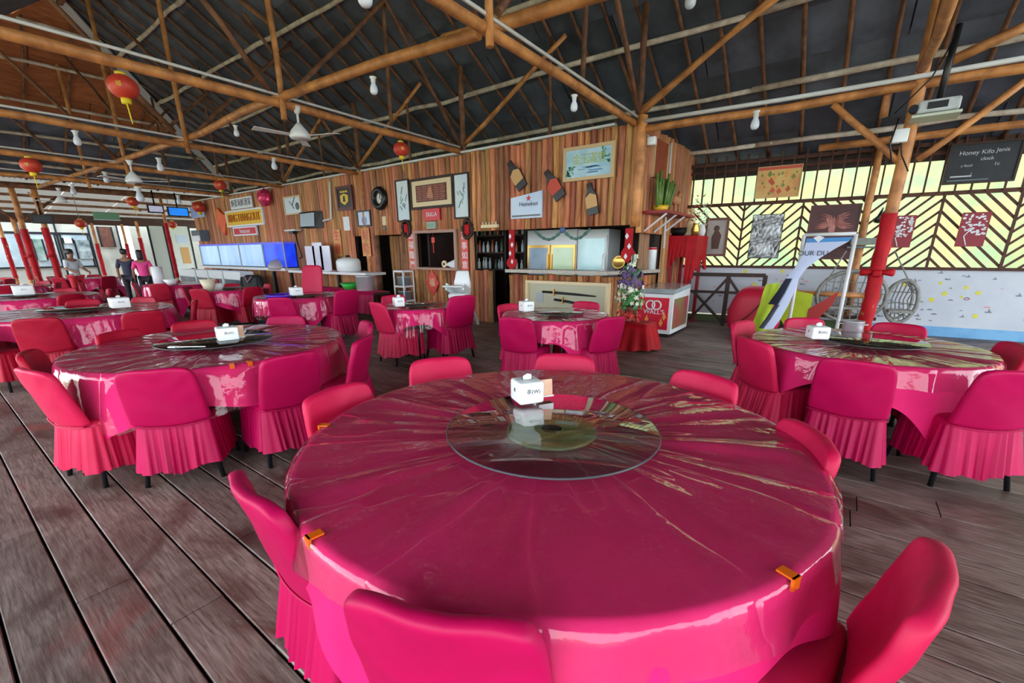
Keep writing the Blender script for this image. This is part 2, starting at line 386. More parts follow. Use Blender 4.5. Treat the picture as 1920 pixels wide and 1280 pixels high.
# unseen deck added over the sheets to block light leaking through their gaps
slab([(RIGHT, EY+.1, zM(EY+.1)+.14), (hipx(EY+.1), EY+.1, zM(EY+.1)+.14), (RX, RY, zM(RY)+.16), (RIGHT, RY, zM(RY)+.16)]).build('light_block_deck', 'roof_dark', ceil)
slab([(-21.4, RY+5.78, zL(-21.4)+.14), (RX, RY, zL(RX)+.16), (RX, RY, zL(RX)+.16), (-21.4, RY-5.78, zL(-21.4)+.14)]).build('light_block_deck', 'roof_dark', ceil)
# rafters and purlins
x = 8.4
while x > -21.5:
    ytop = RY if x > RX else RY+(RX-x)
    if ytop < EY-.3:
        j = random.Random(int(x*100)).uniform(-.05, .05)
        pole('rafter', (x+j, ytop+.05, zM(ytop+.05)+.02), (x, EY, zM(EY)+.02), .026, .032, 'wood_pole_dark', ceil, 6, 6, .02)
    x -= 0.52
for y in (4.65, 5.7, 6.75, 7.75, 8.8, 9.84):
    xe = hipx(y)+.15; xs = RIGHT
    while xs > xe:
        x1 = max(xe, xs-5.2)
        pole('purlin', (xs, y, zM(y)-.05), (x1-.25 if x1 > xe else x1, y, zM(y)-.05), .038, .045, 'wood_pole_pale', ceil, 7, 6, .03); xs = x1
for k in range(14):
    y = RY+6.2-k*.85
    xt = RX-abs(y-RY)-.05
    if xt > -21.0: pole('rafter', (xt, y, zL(xt)+.02), (-21.3, y, zL(-21.3)+.02), .026, .032, 'wood_pole_dark', ceil, 6, 4, .02)
for x in (-20.6, -19.5, -18.4, -17.3, -16.3):
    h = RX-x
    pole('purlin', (x, RY+h, zL(x)-.05), (x, RY-h, zL(x)-.05), .04, .04, 'wood_pole_pale', ceil, 7, 6, .03)
MB().bar((RX, RY, zM(RY)-.03), (-21.3, RY-(RX+21.3)*-1, zM(RY+(RX+21.3))-.03), .26, .05).build('hip_flashing', mat('flashing', hexc(206, 206, 210), rough=0.4, metal=0.3), ceil)
MB().bar((RX, RY, zM(RY)-.08), (RIGHT, RY, zM(RY)-.08), .1, .14).build('ridge_beam', 'wood_pole_dark', ceil)
# trusses
TX = (0.35, -2.95, -6.62, -10.1, -13.8, -17.4, 4.2)
BZ = 3.45; BY = 3.65; WY = 7.287
for i, x in enumerate(TX):
    j = random.Random(i).uniform(-.03, .03)
    pole('tie_beam', (x, -2.9, BZ+j), (x, WY+.12, BZ+j-.08), .058, .05, 'wood_pole', ceil, 10, 9, .025)
    MB().tube([(x+.05, -2.9, BZ+.07+j), (x+.04, 2, BZ+.07+j), (x+.04, WY, BZ+.0+j)], .018, 6).build('conduit', 'white_conduit', ceil)
    pole('king_post', (x+.06, BY-.05, BZ-.22), (x+.02, BY-.05, zM(BY)-.02), .04, .04, 'wood_pole', ceil, 8, 5, .015)
    if i > 0:
        pole('wall_post', (x+.03, WY, BZ-.1), (x+.03, WY, zM(WY)), .055, .05, 'wood_pole_dark', ceil, 8, 3, .01)
    pole('brace', (x+.04, BY+.1, BZ+.1), (x+.04, 5.9, zM(5.9)-.05), .038, .034, 'wood_pole_dark', ceil, 7, 4, .02)
    pole('brace', (x+.04, WY-.05, BZ), (x+.04, 5.0, zM(5.0)-.4), .036, .034, 'wood_pole_dark', ceil, 7, 4, .02)
    pole('strut', (x-.04, 5.55, BZ), (x-.04, 5.55, zM(5.55)-.02), .034, .032, 'wood_pole_dark', ceil, 7, 4, .015)
    pole('brace', (x+.04, BY-.2, BZ+.1), (x+.04, 1.5, zN(1.5)-.05), .038, .034, 'wood_pole_dark', ceil, 7, 4, .02)
    if x < 0.2 and x > -17:
        pole('brace', (x, WY, BZ+.05), (x+2.35, WY+.02, zM(WY)-.05), .042, .036, 'wood_pole', ceil, 7, 4, .015)
        pole('brace', (x-.12, WY+.05, BZ+.0), (x-1.7, WY+.9, zM(WY+.9)-.04), .032, .03, 'wood_pole_dark', ceil, 7, 4, .02)
        pole('strut', (x-1.6, WY+.03, 3.3), (x-1.6, WY+.03, zM(WY)), .03, .028, 'wood_pole_dark', ceil, 6, 3, .012)
        pole('brace', (x, BY, BZ+.9), (x-3.3, BY, zM(BY)-.5), .034, .03, 'wood_pole_dark', ceil, 7, 5, .03)
pole('brace', (-2.95, WY, BZ), (-0.9, WY, zM(WY)-.15), .045, .04, 'wood_pole', ceil, 8, 4, .01)
# long pole over the tie beams, bowed
lp = [(1.2, 4.2), (-1.75, 4.1), (-3.06, 3.98), (-4.5, 3.72), (-6.45, 3.62), (-7.6, 3.57), (-9.6, 3.7), (-11.5, 3.6), (-13.6, 3.5), (-17.4, 3.3), (-21, 3.1)]
MB().tube([(a, b, BZ+.12) for a, b in lp[:3]]+[(-3.75, 3.9, BZ+.13)], [.062, .062, .06, .058], 10).build('long_beam', 'wood_pole', ceil)
MB().tube([(-3.25, 3.88, BZ+.06)]+[(a, b, BZ+.06) for a, b in lp[3:]], [.056, .057, .056, .055, .054, .053, .052, .05, .05], 10).build('long_beam', 'wood_pole', ceil)
MB().tube([(a, b+.06, BZ+.17) for a, b in lp[:3]]+[(a, b+.06, BZ+.12) for a, b in lp[3:9]], .02, 6).build('conduit', 'white_conduit', ceil)
# plate beam carried on from the bar wall to the red post
pole('plate_beam', (-2.9, WY, 3.26), (5.0, WY, 3.18), .05, .054, 'wood_pole', ceil, 10, 8, .02)
MB().tube([(-2.8, WY-.06, 3.36), (-1, WY-.06, 3.32), (0.1, WY-.1, 3.3), (.7, WY-.06, 3.31), (4.8, WY-.06, 3.30)], .028, 7).build('conduit', 'white_conduit', ceil)
pole('brace', (-.42, WY, 3.18), (.36, WY, 2.42), .036, .036, 'wood_pole', ceil, 8, 4, .006)
pole('brace', (1.25, WY, 3.16), (.5, WY, 2.45), .036, .036, 'wood_pole', ceil, 8, 4, .006)
pole('rail', (-.6, 8.9, 2.98), (3.2, 8.9, 2.98), .05, .05, 'wood_pole', ceil, 8, 4, .01)
pole('brace', (.1, WY+.1, 2.98), (.1, WY+.1, 3.3), .04, .04, 'wood_pole', ceil, 8, 3, .006)
pole('brace', (.6, WY+.3, 3.5), (2.6, WY+.9, 4.4), .05, .045, 'wood_pole', ceil, 8, 4, .01)
# eave plates at the open sides
pole('eave_plate', (-21.3, -3, 3.5), (-21.3, 10.3, 3.62), .09, .09, 'wood_pole_dark', ceil, 8, 8, .02)
pole('eave_plate', (-21, -2.9, 3.02), (RIGHT, -2.9, 3.02), .08, .08, 'wood_pole_dark', ceil, 8, 8, .02)

# ------------------------------------------------------------------ low lean-to roof and white wall beyond the far end
lean = struct('ceiling_annex', (0, 0, 0))
def corr(x0, x1, y0, y1, zf, n, name, parent, m):
    V = []; F = []; k = int((y1-y0)/.11)
    for i in range(k*2+1):
        y = y0+(y1-y0)*i/(k*2); dz = .025 if i % 2 else -.025
        V += [(x0, y, zf(x0)+dz), (x1, y, zf(x1)+dz)]
    F = [(2*i, 2*i+1, 2*i+3, 2*i+2) for i in range(k*2)]
    V2 = [(a, b, c+.012) for a, b, c in V]
    return MB().add(V+V2, F+[tuple(j+len(V) for j in reversed(f)) for f in F], True).build(name, m, parent)
zA = lambda x: 3.8 + (x+21.2)*0.115
for k in range(8): corr(-27.4, -21.2, -3+k*1.75, -3+(k+1)*1.75-.015, zA, 0, 'roof_sheet', lean, 'roof_sheet_clear' if k % 1 == 0 else 'roof_metal')
for x in (-22.3, -23.6, -24.9, -26.2): MB().bar((x, -3, zA(x)-.07), (x, 11, zA(x)-.07), .07, .09).build('purlin', 'wood_pole_dark', lean)
MB().box(-27.15, -27.0, -3, 11, 2.70, 3.08).build('fascia_beam', mat('wood_red_dark', hexc(78, 44, 30), hexc(56, 32, 24), sc=3, rough=0.6), lean)
for y in (-2, 0.5, 3.14, 5.7, 8.2, 10.4): pole('strut', (-21.4, y, 3.0), (-23.0, y, zA(-23)-.1), .04, .04, 'wood_pole', lean, 6, 3, .01)
wl = struct('wall_left', (-30, 4, 0))
MB().box(-30.1, -30, -4, 6.9, 0, 4.2).build('wall_panel', mat('plaster', hexc(160, 162, 154), hexc(146, 148, 142), sc=1.5, rough=0.8), wl)
MB().box(-28.6, -28.5, 7.0, 13, 0, 4.2).build('wall_panel', 'plaster', wl)
for y in (-3, -.5, 1.2, 3.4, 4.6, 5.75, 6.85): MB().box(-30, -29.94, y-.03, y+.03, 0, 4.2).build('batten', 'metal_dark', wl)
MB().box(-30, -29.93, -4, 5.75, 2.35, 2.45).build('rail', 'metal_dark', wl)
MB().box(-30, -29.93, -4, 5.75, .85, .92).build('rail', 'metal_dark', wl)
for k, (ya, yb) in enumerate(((-2.6, 1.1), (1.3, 3.3), (3.6, 4.5), (4.7, 5.65))):
    w = struct('window_%d' % (k+1), (-29.97, (ya+yb)/2, 1.6))
    MB().box(-29.98, -29.95, ya, yb, .92, 2.35).build('pane', mat('window_haze', hexc(130, 150, 160), hexc(160, 174, 180), sc=1.2, rough=0.25), w)
    for e in (ya, yb): MB().box(-29.98, -29.92, e-.025, e+.025, .92, 2.35).build('window_frame', 'metal_dark', w)

# ------------------------------------------------------------------ bar house: split-log walls
wf = struct('wall_front', (0, 0, 0))
LW = 0.118
def log_mesh(k):
    rr = random.Random(k+50); V = []; n = 4; S = [(-.5, 0), (-.42, -.4), (-.15, -.62), (.18, -.6), (.42, -.36), (.5, 0)]
    for i in range(n+1):
        z = i/n; w = 1+rr.uniform(-.06, .06); sh = rr.uniform(-.05, .05)
        V += [((a*w+sh)*LW, b*LW*rr.uniform(.8, 1.1), z) for a, b in S]
    F = []
    for i in range(n):
        for j in range(5): F.append((i*6+j, (i+1)*6+j, (i+1)*6+j+1, i*6+j+1)[::-1])
    F += [tuple(range(6)), tuple(reversed(range(n*6, n*6+6)))]
    return MB().add(V, F, True).mesh('log', 'wood_log')
LOGS = [log_mesh(k) for k in range(7)]
lr = random.Random(11)
def logs(x0, x1, z0, z1, y, parent, rz=0.0, ax='x', jit=.02):
    n = max(1, round(abs(x1-x0)/LW))
    for i in range(n):
        c = x0+(x1-x0)*(i+.5)/n
        o = link('log', lr.choice(LOGS), parent)
        o.location = (c, y+lr.uniform(-.012, .012), z0) if ax == 'x' else (y+lr.uniform(-.012, .012), c, z0)
        o.rotation_euler = (0, 0, rz); o.scale = (lr.uniform(.9, 1.1), lr.uniform(.7, 1.2), z1-z0+lr.uniform(-jit, jit))
XL, XC = -20.9, -2.87
OZ = 1.87       # underside of the upper log band
CTZ = 1.06      # counter height
# backing boards close the chinks
def back(x0, x1, z0, z1, y=WY+.03, m='wood_dark'):
    MB().box(x0, x1, y, y+.04, z0, z1).build('backing_board', m, wf)
back(XL, XC, OZ+.01, 3.34); [logs(a, b, 0, 3.36, WY, wf) for a, b in ((XL, -10.55), (-9.98, -9.62), (-8.55, -8.12), (-6.82, -6.35))]; [logs(a, b, OZ, 3.36, WY, wf) for a, b in ((-10.55, -9.98), (-9.62, -8.55), (-8.12, -6.82), (-6.35, XC))]
MB().bar((XL, WY-.05, 3.385), (XC-.4, WY-.05, 3.385), .09, .035).build('coping', 'white_conduit', wf)
# lower runs
for (a, b, z0, z1) in ((XL, -10.55, 0, OZ), (-10.55, -9.98, 0, 1.0), (-9.98, -9.62, 0, OZ), (-8.55, -8.12, 0, OZ), (-8.12, -6.82, 0, 1.07), (-6.82, -6.35, 0, OZ), (-6.35, -5.87, 0, 1.08), (-5.42, -3.29, 0, CTZ-.03)):
    back(a, b, z0, z1)
    if z1 < OZ: logs(a, b, z0, z1, WY, wf)
logs(-9.62, -8.55, 0, OZ, WY+.42, wf); back(-9.62, -8.55, 0, OZ, WY+.46)      # recessed door leaf of logs
for x in (-9.62, -8.55): MB().tube([(x, WY-.03, 0), (x, WY-.03, OZ+.05)], .07, 8).build('post', 'wood_pole_dark', wf)
# counter returns round the corner on a slant
cA, cB = Vector((-3.29, WY, 0)), Vector((-2.93, 8.62, 0))
n = 11
for i in range(n):
    p = cA.lerp(cB, (i+.5)/n); o = link('log', lr.choice(LOGS), wf); o.location = p; o.rotation_euler = (0, 0, math.atan2(cB.y-cA.y, cB.x-cA.x)); o.scale = (1, 1, CTZ-.04)
MB().prism([(-5.46, WY-.12), (-3.25, WY-.12), (-2.80, 8.60), (-2.82, 8.66), (-3.15, 8.66), (-3.5, WY+.42), (-5.46, WY+.42)], lambda p: (p[0], p[1], CTZ), lambda p: (p[0], p[1], CTZ+.06)).build('counter_top', mat('counter_stone', hexc(188, 180, 166), hexc(160, 150, 138), sc=18, rough=0.35), wf)
# corner posts
for (x, y, r, z1) in ((XC+.02, WY-.02, .085, 3.45), (-9.95, WY-.06, .06, 3.4), (-8.33, WY-.07, .05, 2.0)):
    pole('post', (x, y, 0 if x < -5 else OZ-.03), (x, y, z1), r, r*.93, 'wood_pole', wf, 10, 5, .008)
# interior back wall, floor shadow side
bi = struct('wall_back', (0, 0, 0))
MB().box(-20.9, -2.95, 9.9, 9.98, 0, 2.5).build('wall_panel', 'wood_dark', bi)
for x in (-20.87, -8.3, -2.97): MB().box(x-.03, x+.03, WY+.5 if x < -3 else 8.7, 9.9, 0, 2.5).build('partition', 'wood_dark', bi)
# side wall of the bar house
ws = struct('wall_side', (0, 0, 0))
logs(WY+.1, 10.2, 1.75, 3.36, XC, ws, rz=R(90), ax='y'); MB().box(XC-.07, XC-.03, WY, 10.2, 1.75, 3.34).build('backing_board', 'wood_dark', ws)
logs(8.7, 10.2, 0, 1.75, XC, ws, rz=R(90), ax='y'); MB().box(XC-.07, XC-.03, 8.7, 10.2, 0, 1.75).build('backing_board', 'wood_dark', ws)

# ------------------------------------------------------------------ right wall: slatted screen over a painted dado
RW0 = Vector((2.46, 10.51, 0)); RWD = Vector((math.sin(R(-95.5)), math.cos(R(-95.5)), 0)); RWN = Vector((-RWD.y*-1*-1, RWD.x*1, 0))
RWN = Vector((0.0958, -0.9954, 0))
def rw(s, z, off=0.0): return RW0 + RWD*s + RWN*off + Vector((0, 0, z))
def on_rw(u, v, off=0.0):
    d = sight(u, v); k = RWN; P = RW0+RWN*off; t = (P-ORG).dot(k)/d.dot(k); q = ORG+d*t; return (q-RW0).dot(RWD), q.z
RZ = R(5.5)
wr = struct('wall_right', RW0)
S0, S1 = -3.2, 5.35
Z1, Z2, Z3 = 1.14, 2.33, 3.16
def rbar(name, s0, z0, s1, z1, w, d, off, m='wood_slat'):
    MB().bar(rw(s0, z0, off), rw(s1, z1, off), d, w, up=(-RWD if s0 == s1 else Vector((0, 0, 1)))).build(name, m, wr)
rbar('rail', S0, Z1, S1, Z1, .05, .06, .02); rbar('rail', S0, Z2, S1, Z2, .06, .06, .02); rbar('rail', S0, Z3-.08, S1, Z3-.08, .06, .06, .02); rbar('rail', S0, 2.95, S1, 2.95, .05, .05, -.02)
s = S0+.05
while s < S1:
    rbar('slat', s, Z2, s+.01, Z3+.05, .04, .025, .055); s += 0.19
DIV = [-2.2, -1.35, -0.5, 0.43, 1.32, 2.33, 3.25, 4.22, 5.2]
sgn = 1
for k in range(len(DIV)-1):
    a, b = DIV[k], DIV[k+1]; w = b-a
    rbar('stile', b, Z1, b, Z2, .035, .035, .045)
    up = (k % 2 == 1)
    z = Z1-w
    while z < Z2:
        z0, z1 = (z, z+w)
        # clip the 45 degree slat to the panel
        t0 = max(0, (Z1-z0)/w); t1 = min(1, (Z2-z0)/w)
        if t1-t0 > .04:
            sA, sB = (a+w*t0, a+w*t1) if up else (b-w*t0, b-w*t1)
            rbar('slat', sA, z0+w*t0, sB, z0+w*t1, .035, .02, .03)
        z += .185
MB().prism([(S0, .17), (S1, .17), (S1, Z1), (S0, Z1)], lambda p: rw(p[0], p[1], 0), lambda p: rw(p[0], p[1], -.05)).build('mural_board', mat('mural_white', hexc(206, 212, 220), hexc(190, 198, 208), sc=1.2, rough=0.55), wr)
MB().prism([(S0, 0), (2.2, 0), (2.2, .17), (S0, .17)], lambda p: rw(p[0], p[1], .005), lambda p: rw(p[0], p[1], -.05)).build('mural_sea', mat('mural_blue', hexc(84, 150, 206), hexc(120, 180, 222), sc=3, rough=0.5), wr)
MB().prism([(2.2, 0), (S1, 0), (S1, .13), (2.2, .17)], lambda p: rw(p[0], p[1], .005), lambda p: rw(p[0], p[1], -.05)).build('mural_grass', mat('mural_green', hexc(84, 104, 60), hexc(60, 84, 50), sc=3, rough=0.6), wr)
# doodles on the dado: little suns, boats, fish, clouds and outlines
mat('doodle_grey', hexc(120, 124, 134), rough=0.7); mat('doodle_yellow', hexc(222, 214, 70), rough=0.7); mat('doodle_pink', hexc(220, 150, 160), rough=0.7)
dr = random.Random(21)
for k in range(150):
    s = dr.uniform(-1.6, 4.6); z = dr.uniform(.25, Z1-.06); kind = dr.choice('sfbcofbc'); m = MB(); sc = dr.uniform(.02, .05)
    if kind == 's': poly = [(math.cos(t*math.pi/8)*sc*(1 if t % 2 else .6), math.sin(t*math.pi/8)*sc*(1 if t % 2 else .6)) for t in range(16)]; mm = 'doodle_yellow'
    elif kind == 'f': poly = [(-sc, 0), (-sc*.3, sc*.4), (sc*.5, 0), (sc, sc*.4), (sc, -sc*.4), (sc*.4, -.01), (-sc*.3, -sc*.4)]; mm = 'doodle_grey'
    elif kind == 'b': poly = [(-sc, 0), (-sc*.7, -sc*.4), (sc*.7, -sc*.4), (sc, 0), (.08*sc, 0), (.5*sc, .15*sc), (0, sc), (-.06*sc, 0)]; mm = 'doodle_grey'
    elif kind == 'c': poly = [(-sc, 0), (-sc*.7, sc*.3), (-sc*.2, sc*.5), (sc*.4, sc*.45), (sc, 0)]; mm = dr.choice(('doodle_grey', 'doodle_pink'))
    else:
        m.tube([rw(s+math.cos(t*math.pi/6)*sc, z+math.sin(t*math.pi/6)*sc*.7, .003) for t in range(12)], .005, 4, closed=True); m.build('mural_doodle', 'doodle_grey', wr); continue
    m.prism(poly, lambda p: rw(s-p[0], z+p[1], .004), lambda p: rw(s-p[0], z+p[1], .0005)); m.build('mural_doodle', mm, wr)
# rough grown post in the screen and the wider eave boards outside
pole('post', rw(2.27, 0, .12), rw(2.3, 3.2, .12), .06, .055, 'wood_pole', wr, 9, 6, .02)
MB().bar(rw(S0, 3.0, -.12), rw(S1, 3.0, -.12), .04, .3).build('eave_board', 'wood_dark', wr)
# ------------------------------------------------------------------ outside: sunlit bank of grass and shrubs behind the screen
def bank():
    m = MB(); V = []; F = []; nx, ny = 60, 14; rr = random.Random(4)
    for j in range(ny+1):
        for i in range(nx+1):
            x = -12+34*i/nx; t = j/ny; y = 13.4+t*9; z = -.8+t*8.0+.35*math.sin(x*1.3+t*5)+rr.uniform(-.25, .25)
            V.append((x, y, z))
    F = [(j*(nx+1)+i, j*(nx+1)+i+1, (j+1)*(nx+1)+i+1, (j+1)*(nx+1)+i) for j in range(ny) for i in range(nx)]
    o = m.add(V, F, True).build('hillside', mat('grass_bright', hexc(118, 122, 70), hexc(88, 114, 78), sc=0.8, rough=0.9, bump=0.4, bsc=4), None)
    o['kind'] = 'structure'; o['label'] = 'bright sunlit green hillside seen through the slatted screen'
bank()
g = MB().box(-45, 30, -30, 40, -1.2, -.8).build('ground', mat('ground_out', hexc(150, 160, 110), hexc(120, 130, 90), sc=.5, rough=.9), None); g['kind'] = 'structure'

# ================================================================== TABLES
TZ = 0.74
def square_drop(phi, r, half, rot, lim=9):
    a = phi-rot; return min(lim, half/max(abs(math.cos(a)), abs(math.sin(a)))-r)
def crease(t, q, ph):
    a = math.sin(7*t+ph[0]+.6*math.sin(3*t))*math.sin(4*t+ph[1])+.6*math.sin(13*t+ph[2]); return max(0, a-.25)**2*max(0, min(1, (q-.30)/.3))*max(0, min(1, (1.0-q)/.06))
def drape(r, z, half, rot, nf, amp, seed, nA=120, rings=7, flare=.05, lim=9, topz=0.0, extra=0.0, top=True, cr=0.0, cs=1):
    """round top with a cloth skirt hanging in folds; hem follows a square (half) or a plain drop"""
    rr = random.Random(seed); ph = [rr.uniform(0, 6.28) for _ in range(4)]
    m = MB(); V = []; F = []
    R0 = [0.0001, .3, .4, .5, .6, .7, .8, .88, .94, .985] if top else [.999]; rc = random.Random(cs); pc = [rc.uniform(0, 6.28) for _ in range(3)]
    for q in R0:
        for j in range(nA):
            t = 2*math.pi*j/nA; V.append((q*r*math.cos(t), q*r*math.sin(t), topz+cr*crease(t, q, pc)))
    for i in range(rings+1):
        for j in range(nA):
            t = 2*math.pi*j/nA
            d = square_drop(t, r, half, rot, lim)+extra
            d *= 1+.08*math.sin(t*5+ph[0])+.05*math.sin(t*11+ph[1])
            k = i/rings; s = d*k
            fold = amp*(math.sin(nf*t+ph[2]+.8*math.sin(2*t+ph[3]))*.65+.35*math.sin(nf*1.9*t+ph[1]))*min(1, s/.18)
            rad = r+.012*math.sin(min(1, s/.03)*math.pi/2)+flare*k*min(1, d/.3)+fold
            zz = topz-.012*(1-math.cos(min(1, s/.03)*math.pi/2))-max(0, s-.02)
            V.append((rad*math.cos(t), rad*math.sin(t), zz))
    n = len(R0)+rings+1
    for i in range(n-1):
        for j in range(nA): F.append((i*nA+j, i*nA+(j+1) % nA, (i+1)*nA+(j+1) % nA, (i+1)*nA+j))
    return m.add([(a, b, c+z) for a, b, c in V], F, True)
tables = {}
def table(key, cx, cy, r, where, half=.24, rot=.5, seed=1, susan=None, hi=False, tint='glass_tinted', lim=.26, nf=22):
    nA = 220 if hi else 120
    t = thing('round_table', 'round banquet table frame beneath %s' % where[0], 'table', (cx, cy, 0), 0, 'round banquet tables')
    MB().lathe([(0.001, TZ-.045), (r-.02, TZ-.045), (r-.01, TZ-.03), (r-.01, TZ-.01), (r-.02, TZ-.006), (.001, TZ-.006)], 48).build('tabletop', 'wood_dark', t, False)
    for k in range(4):
        a = math.pi/4+k*math.pi/2; q = r*.55
        MB().tube([(q*math.cos(a)*1.15, q*math.sin(a)*1.15, 0), (q*math.cos(a), q*math.sin(a), TZ-.05)], .016, 6).build('leg', 'metal_dark', t, False)
    c = drape(r, TZ, r+half, rot, 9, .022, seed, nA, 8, .03, cr=.006 if hi else 0, cs=seed).build('tablecloth', 'cloth_pink'); c.location = (cx, cy, 0)
    tag(c, 'pink tablecloth with hanging corners on %s' % where[1], 'tablecloth', 'pink tablecloths')
    p = drape(r+.006, TZ+.004, r+lim, rot+.3, nf, .016, seed+3, nA, 6, .045, lim=lim*1.25, cr=.008 if hi else 0, cs=seed).build('plastic_cover', 'plastic_cover'); p.location = (cx, cy, 0)
    tag(p, 'clear glossy plastic sheet spread over %s' % where[1], 'table cover', 'clear plastic table covers')
    if susan:
        sr, dx, dy = susan
        s = thing('lazy_susan', 'round glass turntable in the middle of %s' % where[1], 'turntable', (cx+dx, cy+dy, TZ+.005), 0, 'glass turntables')
        MB().lathe([(.001, .0), (sr*.40, .0), (sr*.43, .006), (sr*.43, .016), (sr*.41, .02), (.001, .02)], 40).build('turntable_base', 'susan_disc', s, False)
        MB().lathe([(.001, .021), (sr-.004, .021), (sr, .024), (sr, .028), (sr-.004, .031), (.001, .031)], 64).build('glass_disc', tint, s, False)
        MB().lathe([(sr-.001, .0215), (sr+.003, .024), (sr+.003, .028), (sr-.001, .0305)], 64, cap=False).build('glass_rim', 'glass_edge', s, False)
        hub = MB().lathe([(.001, .0205), (sr*.10, .0205), (sr*.10, .0208), (.001, .0208)], 24).build('hub_label', 'black_gloss', s, False)
    tables[key] = (cx, cy, r)
table('T1', -.87, 1.438, .97, ('the nearest pink table', 'the nearest big table'), .25, R(-64-45), 3, (.424, .02, -.02), True, 'glass_clear', .12, 15)
table('T2', -4.125, 1.41, .963, ('the big purple-sheened table left of the nearest one', 'the big table left of the nearest one'), .24, 1.1, 5, (.42, 0, 0), True, lim=.3, nf=17)
table('T3', .224, 4.378, .757, ('the table by the red-wrapped post', 'the table by the red-wrapped post'), .2, 1.45, 8, (.36, .05, .05), True, lim=.14, nf=21)
table('T4', -2.69, 4.513, .62, ('the table before the framed swords', 'the table before the framed swords'), .22, .2, 9, (.3, .05, 0))
table('T6', -4.7, 4.15, .5, ('the small table before the serving hatch', 'the small table before the serving hatch'), .2, .9, 12, (.28, 0, 0))
table('T5', -7.65, 4.05, .72, ('the table with the purple tray', 'the table with the purple tray'), .26, .3, 14, (.33, .2, 0))
table('T7', -8.05, 1.25, .98, ('the second table back in the left row', 'the second table back in the left row'), .22, .6, 17, (.42, 0, 0))
table('T8', -11.7, 1.15, .98, ('the third table back in the left row', 'the third table back in the left row'), .22, .1, 19, (.4, 0, 0))
table('T9', -10.35, 3.95, .62, ('the cluttered table before the fish tank', 'the cluttered table before the fish tank'), .28, .7, 22, (.28, 0, 0))
table('T10', -13.2, 3.95, .7, ('the table below the white far wall panel', 'the table below the white far wall panel'), .3, .4, 25)
table('T11', -16.0, 1.2, .9, ('the fourth table back in the left row', 'the fourth table back in the left row'), .25, .4, 27)
table('T12', -19.2, 3.4, .8, ('the table by the standing people', 'the table by the standing people'), .25, .2, 29)
table('T13', -19.6, .9, .85, ('the farthest table near the red pillars', 'the farthest table near the red pillars'), .25, .2, 31)

# ================================================================== CHAIRS in gathered satin covers
def chair_meshes(seed):
    rr = random.Random(seed); ph = [rr.uniform(0, 6.28) for _ in range(8)]
    W2 = .205; TOP = .80; SEAT = .43
    def backfn(p):
        x, y, z = p; k = (z+.20)/.40      # 0 bottom .. 1 top
        w = (1.05-.09*k+.03*math.sin(k*3))*(1-.08*max(0, (k-.80)/.2)**2.2)
        u_ = x/W2; yy = -.235-.095*k + y + .03*u_**2 + (.0028*math.sin(46*(z-abs(x)*.8)+ph[0])*(.3+abs(u_))*(1-.7*u_*u_)*k + .0012*math.sin(30*z+9*x+ph[1])*abs(u_) + .003*math.sin(14*x+21*z+ph[7])*(1-u_*u_))
        zz = SEAT+.375*k - .02*abs(x/W2)**5*k - .02*(1-k)*math.cos(x/W2*1.5)
        return (x*w, yy, zz)
    back = MB().rbox(W2, .024, .20, .022, 4, fn=backfn, mid=18)
    # smoother face: add wrinkle rows
    def seatfn(p):
        x, y, z = p; return (x*(1+.02*y), y, SEAT-.03+z+.01*math.cos(x*6)*math.cos(y*6))
    seat = MB().rbox(.205, .205, .045, .04, 3, fn=seatfn)
    # skirt: gathered all round, evenly spaced along the hem
    nA = 168; rings = 7; V = []; F = []; hx, hy, cr_ = .205, .215, .05
    sx, sy, ar = 2*(hx-cr_), 2*(hy-cr_), math.pi/2*cr_; PER = 2*(sx+sy)+4*ar
    def per(q):       # point and outward normal at arc length q, starting at the middle of the back edge
        q = (q+sx/2) % PER
        for k, L in enumerate((sx, ar, sy, ar, sx, ar, sy, ar)):
            if q <= L: break
            q -= L
        o = k//2
        if k % 2 == 0: p, n = [((-sx/2+q, -hy), (0, -1)), ((hx, -sy/2+q), (1, 0)), ((sx/2-q, hy), (0, 1)), ((-hx, sy/2-q), (-1, 0))][o]
        else:
            a = -math.pi/2+o*math.pi/2+q/cr_; c0 = [(sx/2, -sy/2), (sx/2, sy/2), (-sx/2, sy/2), (-sx/2, -sy/2)][o]
            n = (math.cos(a), math.sin(a)); p = (c0[0]+cr_*n[0], c0[1]+cr_*n[1])
        return p, n
    for i in range(rings+1):
        k = i/rings
        for j in range(nA):
            q = PER*j/nA; (px, py), (ux, uy) = per(q); t = 2*math.pi*j/nA
            backish = max(0, min(1, (.12-py)/.3)); fl = .024*k+.016*k*backish
            w1 = abs(math.sin(math.pi*q/.062+ph[2]+.9*math.sin(9*t+ph[3])))-.6
            fold = (.007+.022*k)*w1*(.35+.65*backish)+(.003+.006*k)*math.sin(2*math.pi*q/.031+ph[4]+1.5*math.sin(4*t))*(.3+.7*backish)
            hem = .115+.018*math.sin(3*t+ph[5])+.01*math.sin(7*t+ph[6]); top = SEAT-.005+.03*backish*math.cos(min(1, abs(px)/hx)*1.4)-.02*backish
            V.append((px+ux*(fl+fold), py+uy*(fl+fold)-.02*k*backish, top+(hem-top)*k))
    for i in range(rings):
        for j in range(nA): F.append((i*nA+j, (i+1)*nA+j, (i+1)*nA+(j+1) % nA, i*nA+(j+1) % nA)[::-1])
    sk = MB().add(V, F, True)
    seam = MB().tube([(W2*1.06*(2*i/16-1), -.262+.03*(2*i/16-1)**2, SEAT-.002-.02*math.cos((2*i/16-1)*1.5)) for i in range(17)], .005, 5)
    return back, seat, sk, seam
CH = {}
for m in ('fabric_magenta', 'fabric_coral', 'fabric_crimson'):
    for k in range(3):
        b, s, q, e = chair_meshes(k*7+3); CH[m, k] = (b.mesh('back_cover', m), s.mesh('seat_cover', m), q.mesh('skirt', m), e.mesh('seam', m))
